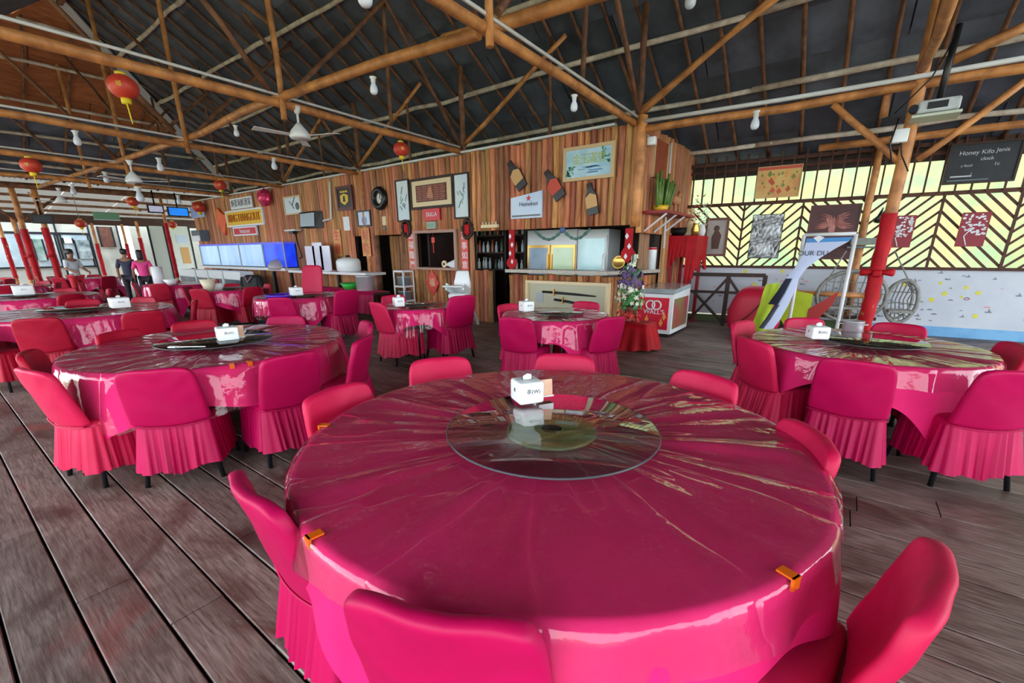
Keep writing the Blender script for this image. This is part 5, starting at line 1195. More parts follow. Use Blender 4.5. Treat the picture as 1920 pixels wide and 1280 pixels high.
# altar table with red cloth
ax0, ax1, ay0, ay1, az = -2.8, -2.32, 8.95, 9.75, 1.72
t = thing('altar_table', 'tall red altar table with swagged red cloth beside the bar side wall', 'altar', ((ax0+ax1)/2, (ay0+ay1)/2, 0))
MB().box(ax0, ax1, ay0, ay1, az-.05, az).build('tabletop', mat('altar_red', hexc(150, 20, 34), rough=.5), t)
for a in (ax0+.03, ax1-.09):
    for b in (ay0+.02, ay1-.08): MB().box(a, a+.06, b, b+.06, 0, az-.05).build('leg', 'altar_red', t)
def swag(P0, P1, n, dropf, out, m, nm):
    P0, P1 = Vector(P0), Vector(P1); V = []; F = []; rows = 8; d = (P1-P0).normalized(); nrm = Vector((d.y, -d.x, 0))
    if nrm.dot(Vector(out)) < 0: nrm = -nrm
    for i in range(n+1):
        for j in range(rows+1):
            s_ = i/n; k = j/rows; q = P0.lerp(P1, s_); dr = dropf(s_); V.append(q+nrm*(.015+.03*k*math.sin(i*1.9+j*.5)*(k))-Vector((0, 0, dr*k)))
    F = [(i*(rows+1)+j, i*(rows+1)+j+1, (i+1)*(rows+1)+j+1, (i+1)*(rows+1)+j) for i in range(n) for j in range(rows)]
    MB().add(V, F, True).build(nm, m, t)
swag((ax0-.1, ay0-.03, az+.01), (ax1+.03, ay0-.03, az+.01), 26, lambda s_: .62-.32*s_+.06*math.sin(s_*9), (0, -1, 0), 'red_cloth', 'front_swag')
swag((ax1+.03, ay0-.03, az+.01), (ax1+.03, ay1, az+.01), 22, lambda s_: .55+.1*math.sin(s_*8), (1, 0, 0), 'red_cloth', 'side_swag')
swag((ax1-.12, ay0-.07, az+.0), (ax1+.06, ay0-.06, az+.0), 8, lambda s_: 1.0-.25*s_, (0, -1, 0), 'red_cloth', 'hanging_tail')
MB().box(ax0-.1, ax1+.03, ay0-.03, ay1, az, az+.012).build('cloth_top', 'red_cloth', t)
# offerings on the altar
rr = random.Random(12)
for k, (fx, fy, nm, lab, cat) in enumerate(((.2, .25, 'incense_urn', 'dark incense urn on the red altar', 'urn'), (.55, .5, 'figurine', 'cream statuette among the altar flowers', 'figurine'), (.85, .3, 'altar_bouquet', 'dried red and gold bouquet on the altar corner', 'bouquet'), (.9, .75, 'altar_bouquet', 'pale spray of flowers at the back of the altar', 'bouquet'))):
    x, y = ax0+(ax1-ax0)*fx, ay0+(ay1-ay0)*fy; o = thing(nm, lab, cat, (x, y, az+.012))
    if nm == 'incense_urn': MB().lathe([(.001, 0), (.1, 0), (.16, .08), (.15, .14), (.17, .15), (.13, .13), (.001, .12)], 16).build('bowl', 'black', o, False); MB().tube([(0, 0, .12), (.02, 0, .3)], .008, 5).build('incense_stick', 'sign_red', o, False)
    elif nm == 'figurine': MB().lathe([(.001, 0), (.12, 0), (.13, .08), (.09, .16), (.1, .24), (.06, .3), (.07, .36), (.04, .42), (.001, .43)], 16).build('robe', 'cream', o, False); MB().lathe([(.001, .42), (.05, .45), (.05, .5), (.001, .53)], 12).build('head', 'cream', o, False)
    else:
        MB().lathe([(.001, 0), (.06, 0), (.08, .1), (.05, .2), (.06, .22), (.001, .2)], 14).build('vase', 'gold' if k == 2 else 'paper_white', o, False)
        mm = MB()
        for j in range(46):
            a = rr.uniform(0, 6.28); r_ = rr.uniform(0, .16); z = rr.uniform(.2, .75 if k == 2 else .6); q = rr.uniform(.03, .06); c = Vector((r_*math.cos(a), r_*math.sin(a), z))
            e = Vector((math.cos(a), math.sin(a), .6)); f = Vector((-math.sin(a), math.cos(a), 0)); mm.add([c-f*q*.4, c+e*q, c+f*q*.4, c-e*q*.4], [(0, 1, 2, 3)])
        b_ = mm.build('blossoms', ('petal_red', 'petal_white')[k-2], o, False); b_['kind'] = 'stuff'
# wall shelf and things on the side wall
sx = XC+.06
t = thing('wall_shelf', 'dark red wall shelf on three white brackets beside the bar corner', 'shelf', (sx, 8.3, 2.05))
MB().box(sx, sx+.4, 7.45, 9.05, 2.05, 2.09).build('shelf_board', 'altar_red', t)
for y in (7.6, 8.1, 8.6): MB().bar((sx, y, 1.78), (sx+.36, y, 2.05), .03, .025).build('bracket', 'white_paint', t)
o = thing('bamboo_plant', 'bundle of green bamboo stalks on the wall shelf', 'plant', (sx+.2, 7.75, 2.09))
for k in range(22):
    a = rr.uniform(-.16, .2); b = rr.uniform(-.12, .16); MB().tube([(b*.5, a, .06), (b, a*1.3, rr.uniform(.4, .62))], .022, 6).build('stalk', mat('bamboo_green', hexc(110, 140, 66), hexc(80, 112, 52), sc=6, rough=.5), o, False)
MB().lathe([(.001, 0), (.1, 0), (.13, .09), (.11, .09), (.001, .04)], 16).build('yellow_bowl', mat('yellow_glaze', hexc(226, 178, 40), rough=.3), o, False)
o = thing('horse_figurine', 'tan carved horse standing on the wall shelf', 'figurine', (sx+.18, 8.55, 2.09), R(90))
MB().rbox(.17, .07, .08, .06, 3, c=(0, 0, .24)).build('body', mat('tan_clay', hexc(186, 124, 84), rough=.5), o, False)
for a in (-.12, .12):
    for b in (-.04, .04): MB().tube([(a, b, .22), (a*1.05, b, 0)], [.03, .018], 6).build('leg', 'tan_clay', o, False)
MB().tube([(.13, 0, .26), (.22, 0, .38), (.3, 0, .36)], [.05, .04, .028], 8).build('neck', 'tan_clay', o, False); MB().tube([(-.16, 0, .27), (-.24, 0, .2), (-.25, 0, .1)], [.02, .02, .008], 6).build('tail', 'tan_clay', o, False)
a, b = on_x(1224, 300, XC+.08), on_x(1250, 300, XC+.08); zt_, zb_ = on_x(1236, 262, XC+.08).z, on_x(1238, 338, XC+.08).z
t = thing('hanging_board', 'tall rust-red board with a pale edge near the top of the bar corner', 'board', (XC+.08, (a.y+b.y)/2, zb_))
MB().box(XC+.07, XC+.1, a.y, b.y, zb_, zt_).build('panel', mat('rust', hexc(156, 72, 40), hexc(130, 54, 32), sc=5, rough=.6), t)
for y in (a.y, b.y): MB().box(XC+.07, XC+.115, y-.02, y+.02, zb_, zt_).build('frame', 'wood_pale', t)
MB().tube([(XC+.1, b.y+.12, zt_+.05), (XC+.1, b.y+.15, 2.1), (XC+.12, b.y+.15, 1.5)], .02, 6).build('conduit', 'white_conduit', t)
o = thing('floodlight', 'small white floodlight at the bar corner top', 'lamp', (XC+.15, WY+.1, 3.1)); MB().rbox(.07, .05, .06, .02, 2).build('housing', 'white_plastic', o, False); MB().tube([(0, 0, 0), (-.1, 0, .12)], .012, 5).build('arm', 'white_plastic', o, False)
# mats leaning inside the bar corner
o = thing('rolled_mat', 'tan rolled mat standing in the bar corner opening', 'mat', (-3.02, 8.2, CTZ+.06)); MB().rbox(.05, .16, .33, .03, 3, c=(0, .0, .33)).build('mat_body', mat('mat_tan', hexc(178, 138, 104), hexc(150, 110, 80), sc=4, st=(4, 4, .5), rough=.7), o, False); MB().tube([(.06, -.12, 0), (.06, -.12, .66)], .02, 6).build('mat_edge', 'mat_tan', o, False)

# ================================================================== RIGHT WALL THINGS
ROTR = (R(90), 0, RZ)
def rboard(name, lab, cat, px, m, off=.09, d=.025, frame=None, fw=.03, group=None):
    vm, um = (px[1]+px[3])/2, (px[0]+px[2])/2
    s1, s0 = on_rw(px[0], vm, off)[0], on_rw(px[2], vm, off)[0]; z0, z1 = on_rw(um, px[3], off)[1], on_rw(um, px[1], off)[1]
    t = thing(name, lab, cat, rw((s0+s1)/2, z0, off), 0, group)
    MB().prism([(s0, z0), (s1, z0), (s1, z1), (s0, z1)], lambda p: rw(p[0], p[1], off+d), lambda p: rw(p[0], p[1], off)).build('panel', m, t)
    if frame:
        for (a, b, c, e) in ((s0-fw, s1+fw, z1, z1+fw), (s0-fw, s1+fw, z0-fw, z0), (s0-fw, s0, z0, z1), (s1, s1+fw, z0, z1)):
            MB().prism([(a, c), (b, c), (b, e), (a, e)], lambda p: rw(p[0], p[1], off+d+.015), lambda p: rw(p[0], p[1], off)).build('frame', frame, t)
    return t, s0, s1, z0, z1
t, s0, s1, z0, z1 = rboard('wall_banner', 'orange and yellow printed banner hung on the upper slats', 'banner', (1420, 312, 1500, 369), mat('banner_warm', hexc(214, 150, 90), hexc(222, 190, 110), sc=3.5, rough=.5), .07, .008, 'wood_pale', .012)
rr = random.Random(5)
for k in range(26):
    a, b = rr.uniform(s0+.05, s1-.05), rr.uniform(z0+.04, z1-.1); q = rr.uniform(.015, .045)
    MB().prism([(a-q, b), (a, b+q*1.6), (a+q, b), (a, b-q)], lambda p: rw(p[0], p[1], .082), lambda p: rw(p[0], p[1], .077)).build('printed_motif', rr.choice((mat('motif_red', hexc(206, 84, 60), rough=.5), mat('motif_green', hexc(120, 140, 60), rough=.5), 'motif_amber')), t)
MB().prism([(s0, z1-.05), (s1, z1-.05), (s1, z1), (s0, z1)], lambda p: rw(p[0], p[1], .081), lambda p: rw(p[0], p[1], .077)).build('printed_band', 'motif_red', t)
t, s0, s1, z0, z1 = rboard('blackboard', 'framed blackboard with chalk handwriting high on the screen', 'blackboard', (1779, 270, 1905, 339), mat('slate', hexc(38, 42, 50), hexc(30, 34, 40), sc=4, rough=.6), .09, .03, 'wood_dark', .03)
mat('chalk', hexc(196, 200, 206), rough=.8)
w = s1-s0; h = z1-z0
for (s_, q, fx, fz) in (('Honey Kifo', .085, .62, .78), ('Jenis', .08, .24, .8), ('clock', .07, .44, .6), ('1c', .07, .28, .44), ('y food', .05, .72, .44), ('l', .06, .62, .2)):
    text(s_, q, rw(s0+w*fx, z0+h*fz, .122), ROTR, 'chalk', t, .001, name='chalk_writing')
MB().bar(rw(s1-.05, z0+.08, .125), rw(s1-.3, z0+.08, .125), .01, .02).build('chalk_line', 'chalk', t); MB().bar(rw(s1-.02, z0+.02, .125), rw(s1-.5, z0+.02, .125), .03, .02).build('chalk_ledge', 'grey_box', t)
t, s0, s1, z0, z1 = rboard('framed_picture', 'framed picture of a standing child figure at the left of the screen', 'picture', (1325, 413, 1360, 476), mat('pic_grey', hexc(176, 168, 160), hexc(150, 142, 136), sc=2, rough=.5), .09, .02, mat('frame_brown', hexc(110, 60, 44), rough=.5), .045)
cs = (s0+s1)/2; h = z1-z0
MB().prism([(cs-.07, z0+h*.15), (cs+.06, z0+h*.15), (cs+.08, z0+h*.5), (cs+.03, z0+h*.68), (cs-.05, z0+h*.68), (cs-.1, z0+h*.55)], lambda p: rw(p[0], p[1], .116), lambda p: rw(p[0], p[1], .11)).build('painted_figure', mat('fig_brown', hexc(84, 56, 46), rough=.6), t)
MB().prism([(cs+.055*math.cos(a*.5236), z0+h*.76+.06*math.sin(a*.5236)) for a in range(12)], lambda p: rw(p[0], p[1], .116), lambda p: rw(p[0], p[1], .11)).build('painted_head', 'fig_brown', t)
t, s0, s1, z0, z1 = rboard('relief_panel', 'shiny crumpled silver relief panel on the slat screen', 'panel', (1408, 403, 1464, 483), 'black', .09, .015, 'black', .012)
V = []; F = []; nx, ny = 26, 40
for j in range(ny+1):
    for i in range(nx+1):
        a, b = i/nx, j/ny; q = .02*math.sin(7*a+9*b*2+2*math.sin(5*b*3))+.015*math.sin(23*b+6*math.sin(4*a*3))+.008*math.sin(40*a+31*b)
        V.append(rw(s0+(s1-s0)*a, z0+(z1-z0)*b, .125+q*.8))
F = [(j*(nx+1)+i, j*(nx+1)+i+1, (j+1)*(nx+1)+i+1, (j+1)*(nx+1)+i)[::-1] for j in range(ny) for i in range(nx)]
MB().add(V, F, True).build('silver_relief', mat('silver_foil', hexc(186, 192, 194), rough=.42, metal=.45), t)
t, s0, s1, z0, z1 = rboard('framed_picture', 'large dark maroon picture of a winged swirl behind the banner stand', 'picture', (1515, 386, 1604, 484), mat('maroon_art', hexc(88, 40, 40), hexc(66, 28, 30), sc=3, rough=.5), .09, .02, 'maroon', .02)
cs, cz = (s0+s1)/2, z0+(z1-z0)*.66
hw = (s1-s0)*.44
for k in range(11):
    for sg in (-1, 1):
        a = R(-35+k*11); l = hw*(.75+.25*math.sin(k*.9)); MB().tube([rw(cs+sg*.05, cz-.02, .113), rw(cs+sg*l*.6*math.cos(a), cz+l*.5*math.sin(a), .113), rw(cs+sg*l*math.cos(a*.75), cz+l*.8*math.sin(a*.8), .113)], [.014, .016, .005], 5).build('painted_feather', mat('feather_pink', hexc(190, 130, 120), hexc(150, 90, 86), sc=6, rough=.6), t)
MB().prism([(cs-.04, cz-.16), (cs+.05, cz-.14), (cs+.06, cz+.05), (cs, cz+.13), (cs-.05, cz+.06)], lambda p: rw(p[0], p[1], .118), lambda p: rw(p[0], p[1], .11)).build('painted_body', 'feather_pink', t)
for i, (px, lab) in enumerate((((1673, 404, 1712, 464), 'crimson print with white blossoms half behind the red post'), ((1797, 398, 1851, 462), 'crimson print of a white blossoming tree'))):
    t, s0, s1, z0, z1 = rboard('blossom_print', lab, 'print', px, mat('print_crimson', hexc(140, 20, 40), rough=.5), .09, .02, group='crimson blossom prints')
    rr = random.Random(i+70); mid = s0+(s1-s0)*.62
    for k in range(60):
        a, b = rr.uniform(s0+.03, s1-.03), rr.uniform(z0+(z1-z0)*.34, z1-.03); q = rr.uniform(.010, .024)
        MB().prism([(a+q*math.cos(n_*1.05), b+q*math.sin(n_*1.05)*.8) for n_ in range(6)], lambda p: rw(p[0], p[1], .113), lambda p: rw(p[0], p[1], .11)).build('blossom', 'paper_white', t)
    MB().tube([rw(mid, z0+.02, .112), rw(mid+.05, z0+.16, .112), rw(mid-.02, z0+(z1-z0)*.55, .112)], .009, 5).build('trunk_line', 'paper_white', t)
p0 = on_rw(1625, 452, .3); t = thing('wall_fan', 'grey metal wall bracket with a small unit left of the red post', 'bracket', rw(p0[0], p0[1], .2))
MB().prism([(p0[0]-.22, p0[1]-.06), (p0[0]+.22, p0[1]-.06), (p0[0]+.22, p0[1]+.05), (p0[0]-.22, p0[1]+.05)], lambda p: rw(p[0], p[1], .35), lambda p: rw(p[0], p[1], .1)).build('unit', mat('fan_grey', hexc(110, 116, 110), hexc(140, 146, 136), sc=9, rough=.5), t)
MB().bar(rw(p0[0]-.26, p0[1]-.1, .2), rw(p0[0]+.26, p0[1]-.1, .2), .2, .03).build('shelf_arm', 'grey_box', t)
# small spot lamp on the screen post
p0 = on_rw(1654, 403, .2); t = thing('spot_lamp', 'small black spot lamp hanging beside the red post', 'lamp', rw(p0[0], p0[1], .2)); MB().tube([rw(p0[0], p0[1]+.12, .15), rw(p0[0]+.03, p0[1], .2), rw(p0[0]+.06, p0[1]-.12, .22)], [.012, .03, .045], 8).build('lamp_head', 'black', t)

# dark timber railing before the dado, left part
def rail_pt(s, z): return rw(s, z, .55)
sA, sB = on_rw(1300, 540, .55)[0], on_rw(1432, 540, .55)[0]; sM = on_rw(1362, 550, .55)[0]
t = thing('railing', 'dark timber railing with crossed braces before the painted dado', 'railing', rail_pt((sA+sB)/2, 0))
for z, w in ((1.0, .07), (.66, .05)): MB().bar(rail_pt(sA+.2, z), rail_pt(sB, z), .06, w).build('rail', 'wood_dark', t)
for s in (sA+.1, sM, sB): MB().bar(rail_pt(s, 0), rail_pt(s, 1.0), .07, .07).build('post', 'wood_dark', t)
for (a, b, c, d) in ((sM, .95, sA, .1), (sM, .95, sB, .1), (sM, .05, sA, .66), (sM, .05, sB, .6)): MB().bar(rail_pt(a, b), rail_pt(c, d), .04, .05).build('brace', 'wood_dark', t)
# bamboo rails before the dado, middle part
sA, sB = on_rw(1490, 545, .7)[0], on_rw(1640, 545, .7)[0]; q = lambda s, z: rw(s, z, .7)
t = thing('bamboo_rail', 'two orange bamboo rails with a slanted strut behind the banner stand', 'railing', q((sA+sB)/2, 0))
for z, r_ in ((.72, .045), (.34, .03)): MB().tube([q(sA+.15, z), q((sA+sB)/2, z-.01), q(sB-.1, z-.02)], r_, 8).build('rail', 'wood_pole' if z > .5 else 'wood_slat', t)
for s in (sA-.0, sB+.1): MB().tube([q(s, 0), q(s, .8)], .04, 8).build('post', 'wood_pole', t)
MB().tube([q(sA, .38), q(sA-.35, .02)], .035, 8).build('strut', 'wood_pole', t)
# rattan swing seats
def swing(u, v, rx, rz, off, lab, ropes, n=9):
    s, z = on_rw(u, v, off); t = thing('swing_seat', lab, 'swing seat', rw(s, 0, off), 0, 'rattan swing seats')
    f = lambda a, b, o=0: rw(s+a, z+b, off+o)
    MB().tube([f(rx*math.cos(a*math.pi/14), rz*math.sin(a*math.pi/14)) for a in range(28)], .03, 7, closed=True).build('hoop', mat('rattan', hexc(116, 118, 116), hexc(150, 150, 140), sc=12, rough=.6), t)
    MB().tube([f(rx*.9*math.cos(a*math.pi/14), rz*.9*math.sin(a*math.pi/14), -.25) for a in range(28)], .022, 6, closed=True).build('hoop', 'rattan', t)
    for k in range(1, n):
        a = -1+2*k/n; b = math.sqrt(1-a*a); MB().tube([f(rx*a, -rz*b), f(rx*a*.9, 0, -.3), f(rx*a, rz*b)], .010, 5).build('rib', 'rattan', t)
        if k % 2: MB().tube([f(-rx*b, rz*a), f(0, rz*a*.9, -.3), f(rx*b, rz*a)], .008, 5).build('cross_rib', 'rattan', t)
    MB().bar(f(-rx*.8, -rz*.45, .02), f(rx*.8, -rz*.45, .02), .3, .04).build('seat_board', 'rattan', t)
    for (a, uu, vv) in ropes:
        s2, z2 = on_rw(uu, vv, off); MB().tube([f(a*rx, rz*.5), rw(s2, z2, off-.1)], .012, 5).build('rope', 'rattan', t)
swing(1595, 555, .48, .42, .8, 'large round rattan swing seat behind the red post', ((.8, 1588, 470), (-.7, 1660, 440)))
swing(1690, 565, .20, .34, .8, 'small round rattan swing seat right of the red post', ((-.6, 1680, 470),), 7)
# banner stand with a twisted banner
By = 8.35
def bp(u, v): return on_y(u, v, By)
TL, TR = bp(1508, 441), bp(1606, 437); BL, BR = Vector((bp(1462, 612).x, By, 0)), Vector((bp(1560, 640).x, By, 0))
BR.x = TR.x+.02; BL.x = TL.x+.0
t = thing('banner_stand', 'white pipe frame holding a banner, left of the red post', 'banner stand', (TL+TR)/2*1)
t.location = ((TL.x+TR.x)/2, By, 0)
zt_ = (TL.z+TR.z)/2
for x in (TL.x, TR.x): MB().tube([(x, By, 0), (x, By, zt_)], .026, 8).build('upright', 'white_paint', t)
MB().tube([(TL.x, By, zt_), (TR.x, By, zt_)], .026, 8).build('crossbar', 'white_paint', t)
for x in (TL.x, TR.x): MB().bar((x, By-.4, .02), (x, By+.4, .02), .05, .04).build('foot', 'white_paint', t)
rowsB = [  # left edge, right edge of the limp banner down its length (image sight lines on the stand's plane) and its bulge
    ((1513, 447), (1600, 444), 0), ((1511, 455), (1592, 452), .0), ((1508, 466), (1566, 466), .03), ((1503, 482), (1540, 482), .05), ((1488, 505), (1512, 503), .08), ((1473, 522), (1498, 522), .10), ((1458, 545), (1490, 545), .14), ((1440, 570), (1478, 572), .22), ((1422, 595), (1462, 600), .28), ((1410, 612), (1448, 618), .3)]
bt = thing('banner', 'limp twisted banner in blue, white and lime on the white pipe frame', 'banner', ((TL.x+TR.x)/2, By, zt_-.05))
def strip(i0, i1, fa, fb, m, nm, dy=0):
    V = []; F = []; n = 6
    for i in range(i0, i1+1):
        (a, b, o_) = rowsB[i]; A, B = on_y(*a, By-.03-o_), on_y(*b, By-.03-o_)
        for j in range(n+1):
            k = fa+(fb-fa)*j/n; q_ = A.lerp(B, k); V.append((q_.x, q_.y-.05*math.sin(k*math.pi)*(o_*3)-dy, max(.04, q_.z)))
    F = [(i*(n+1)+j, (i+1)*(n+1)+j, (i+1)*(n+1)+j+1, i*(n+1)+j+1) for i in range(i1-i0) for j in range(n)]
    MB().add(V, F, True).build(nm, m, bt)
strip(0, 1, 0, 1, mat('banner_blue', hexc(60, 140, 206), rough=.5), 'blue_band'); strip(1, 5, 0, 1, mat('banner_white', hexc(196, 208, 236), rough=.5), 'white_field')
strip(5, 7, 0, .55, mat('banner_navy', hexc(30, 36, 56), rough=.5), 'dark_field'); strip(5, 9, .5, 1, 'banner_white', 'white_field')
strip(7, 9, .35, .6, 'banner_navy', 'dark_field')
text('OUR DU', .10, on_y(1524, 475, By-.085)+Vector((.0, 0, 0)), ROT, 'ink', bt, .001)
MB().prism([(-.07, .02), (0, -.05), (.07, .02), (0, .05)], lambda q_: on_y(1535, 448, By-.05)+Vector((q_[0], -.002, q_[1])), lambda q_: on_y(1535, 448, By-.04)+Vector((q_[0], 0, q_[1]))).build('emblem', 'paper_white', bt)
# lime cloth and red bean-bag shape by the stand
t = thing('lime_cloth', 'lime green cloth hanging over the red cushion beside the banner', 'cloth', on_z(1430, 618))
V = []; F = []
rowsL = [((1436, 533), (1462, 530)), ((1430, 550), (1460, 548)), ((1424, 572), (1448, 575)), ((1415, 595), (1436, 600)), ((1408, 612), (1440, 616)), ((1406, 622), (1442, 626))]
for a, b in rowsL:
    A, B = on_y(*a, 8.25), on_y(*b, 8.25)
    for j in range(6): q_ = A.lerp(B, j/5); V.append((q_.x, q_.y+.03*math.sin(j*1.6), max(.03, q_.z) if a[1] < 620 else .008))
F = [(i*6+j, (i+1)*6+j, (i+1)*6+j+1, i*6+j+1) for i in range(5) for j in range(5)]
MB().add(V, F, True).build('cloth_sheet', mat('lime', hexc(190, 214, 30), hexc(170, 200, 30), sc=5, rough=.5), t)
p = on_z(1432, 605); t = thing('bean_bag', 'red padded cushion slumped behind the lime cloth', 'cushion', (p.x, 8.75, 0))
MB().rbox(.42, .25, .42, .24, 5, c=(0, 0, .44), fn=lambda q_: (q_.x*(1-.35*max(0, q_.z)/.42), q_.y, q_.z)).build('cushion_body', mat('cushion_red', hexc(200, 20, 60), rough=.5), t, False)
MB().tube([(-.3, -.26, .1), (0, -.28, .42), (.25, -.24, .75)], .012, 5).build('seam', 'maroon', t, False)
p = on_y(1503, 565, 9.2); t = thing('lime_kite', 'lime and red pointed kite resting on the bamboo rail', 'kite', (p.x, 9.2, .0))
MB().prism([(-.35, -.1), (-.1, .3), (.15, .25), (.15, -.2), (-.1, -.45)], lambda q_: (p.x+q_[0], 9.2, .47+q_[1]), lambda q_: (p.x+q_[0], 9.23, .47+q_[1])).build('lime_half', 'lime', t)
MB().prism([(.12, .0), (.5, .32), (.45, .1), (.12, -.42)], lambda q_: (p.x+q_[0], 9.19, .47+q_[1]), lambda q_: (p.x+q_[0], 9.215, .47+q_[1])).build('red_half', mat('kite_red', hexc(170, 40, 34), rough=.5), t)

# ================================================================== HANGING FROM THE BEAMS
def bulb(P, lab, s=1.0):
    t = thing('light_bulb', lab, 'light bulb', P, 0, 'bare bulbs under the beams'); t.scale = (s, s, s)
    MB().lathe([(.001, -.21), (.03, -.205), (.047, -.185), (.052, -.155), (.046, -.12), (.03, -.085), (.024, -.065), (.001, -.065)][::1], 16).build('glass_bulb', 'bulb_white', t, False)
    MB().lathe([(.03, -.07), (.032, -.02), (.045, -.015), (.045, 0), (.001, 0)], 14).build('socket', 'white_plastic', t, False)
def hang(plane, c, u, v): return on_x(u, v, c) if plane == 'x' else on_y(u, v, c)
for (pl, c, u, v, s, lab) in (('y', 3.66, 699, 144, 1.0, 'bulb under the thick crossing beam, left of centre'), ('x', -2.95, 1077, 178, 1.0, 'bulb under the slanting beam that runs to the bar corner'), ('y', WY-.03, 1419, 208, 1.25, 'bulb under the beam above the slatted screen'), ('y', 3.6, 441, 235, 1.5, 'bulb between the two far crossing beams'), ('x', -10.1, 512, 296, 2.2, 'bulb above the square clock'), ('y', 3.6, 297, 296, 2.4, 'bulb under the bowed pole right of the far fan'), ('y', 3.5, 196, 322, 2.4, 'bulb left of the far ceiling fan'), ('x', -13.8, 258, 350, 3.2, 'bulb above the hanging far screens'), ('y', 3.3, 134, 345, 2.6, 'bulb above the corrugated roof'), ('x', -10.1, 140, 245, 2.0, 'long lamp under the second slanting beam at the left'), ('x', -17.4, 333, 366, 2.6, 'tiny bulb right of the far lantern')):
    bulb(hang(pl, c, u, v), lab, s*.85 if s < 1.3 else s*.5)
bulb(on_x(680, -56, -2.95), 'bulb cut off by the top edge left of centre', 1.0); bulb(on_y(1298, -34, 6.0), 'bulb cut off by the top edge right of centre', 1.2)
def lantern(P, r, lab, tail=True, drop=.0):
    t = thing('paper_lantern', lab, 'lantern', P, 0, 'red lanterns'); k = 9
    prof = [(.001, -r*.86)]+[(r*math.sin(math.pi*(i+.6)/(k+.2)), -r*.86*math.cos(math.pi*(i+.6)/(k+.2))) for i in range(k)]+[(.001, r*.86)]
    V = []; n = 24
    m = MB(); pr = [(q*(1), z) for q, z in prof]
    m.lathe(pr, n).build('lantern_body', 'lantern_red', t, False)
    MB().lathe([(.001, r*.8), (r*.36, r*.8), (r*.36, r*.98), (.001, r*.98)], 16).build('top_collar', 'gold_paint', t, False)
    MB().lathe([(.001, -r*1.15), (r*.33, -r*1.15), (r*.33, -r*.78), (.001, -r*.78)], 16).build('bottom_collar', 'tassel_yellow', t, False)
    if tail: MB().tube([(0, 0, -r*1.1), (r*.12, 0, -r*1.8), (r*.3, 0, -r*2.6)], [r*.06, r*.05, r*.04], 6).build('tassel', 'tassel_yellow', t, False)
    MB().tube([(0, 0, r*.95), (0, 0, r*1.4)], .006, 5).build('string', 'ink_grey', t, False)
    for i in range(1, 2): text('福', r*.4, (0, 0, 0), (0, 0, 0), 'gold_paint', t, .002, world=False).matrix_local = Matrix.Rotation(R(20+i*40), 4, 'Z') @ Matrix.Translation((0, -r*.985, -r*.05)) @ Matrix.Rotation(R(90), 4, 'X')
for (pl, c, u, v, r, lab) in (('x', -6.62, 231, 163, .14, 'largest red lantern with a yellow tail, upper left'), ('x', -6.62, 752, 280, .135, 'red lantern with yellow tag against the log wall top'), ('x', -10.1, 58, 310, .125, 'red lantern at the left edge under the second beam'), ('x', -13.8, 413, 347, .15, 'red lantern above the white Chinese sign'), ('x', -17.4, 249, 378, .15, 'red lantern above the hanging far screens'), ('x', -19.5, 373, 388, .22, 'red lantern beside the small blue poster'), ('x', -22.5, 151, 419, .17, 'orange-red lantern under the far fascia'), ('x', -22.5, 323, 421, .16, 'dark red lantern above the far pale panel')):
    P_ = hang(pl, c, u, v); lantern(P_, r, lab, tail=(r != .16))
    if c == -22.5: MB().tube([P_+Vector((0, 0, r)), (P_.x, P_.y, zA(P_.x)-.05)], .01, 5).build('string', 'ink_grey', bpy.data.objects[[o.name for o in bpy.data.objects if o.name.startswith('paper_lantern')][-1]])
def fan(P, lab, s=1.0, a0=.3):
    t = thing('ceiling_fan', lab, 'fan', P, 0, 'white ceiling fans'); t.scale = (s, s, s)
    MB().tube([(0, 0, 0), (0, 0, .32)], .016, 8).build('rod', 'white_paint', t, False)
    MB().lathe([(.001, -.07), (.13, -.07), (.145, -.04), (.12, .02), (.06, .09), (.03, .13), (.001, .13)], 24).build('motor', 'white_paint', t, False)
    MB().lathe([(.03, .25), (.06, .34), (.001, .34)], 14).build('canopy', 'white_paint', t, False)
    for k in range(3):
        a = a0+k*2.0944; c, sn = math.cos(a), math.sin(a)
        MB().add([(.12*c-.04*sn, .12*sn+.04*c, -.035), (.12*c+.04*sn, .12*sn-.04*c, -.045), (.62*c+.065*sn, .62*sn-.065*c, -.05), (.62*c-.065*sn, .62*sn+.065*c, -.03), (.12*c-.04*sn, .12*sn+.04*c, -.029), (.12*c+.04*sn, .12*sn-.04*c, -.039), (.62*c+.065*sn, .62*sn-.065*c, -.044), (.62*c-.065*sn, .62*sn+.065*c, -.024)], [(3,2,1,0),(4,5,6,7),(0,1,5,4),(1,2,6,5),(2,3,7,6),(3,0,4,7)]).build('blade', 'white_paint', t, False)
fan(on_x(562, 250, -6.62), 'white ceiling fan under the first slanting beam', 1.0, .4); fan(on_x(250, 335, -10.1), 'white ceiling fan farther down the left side', .85, .9); fan(on_x(115, 375, -17.4), 'small white ceiling lamp-fan before the corrugated roof', .9, .2)
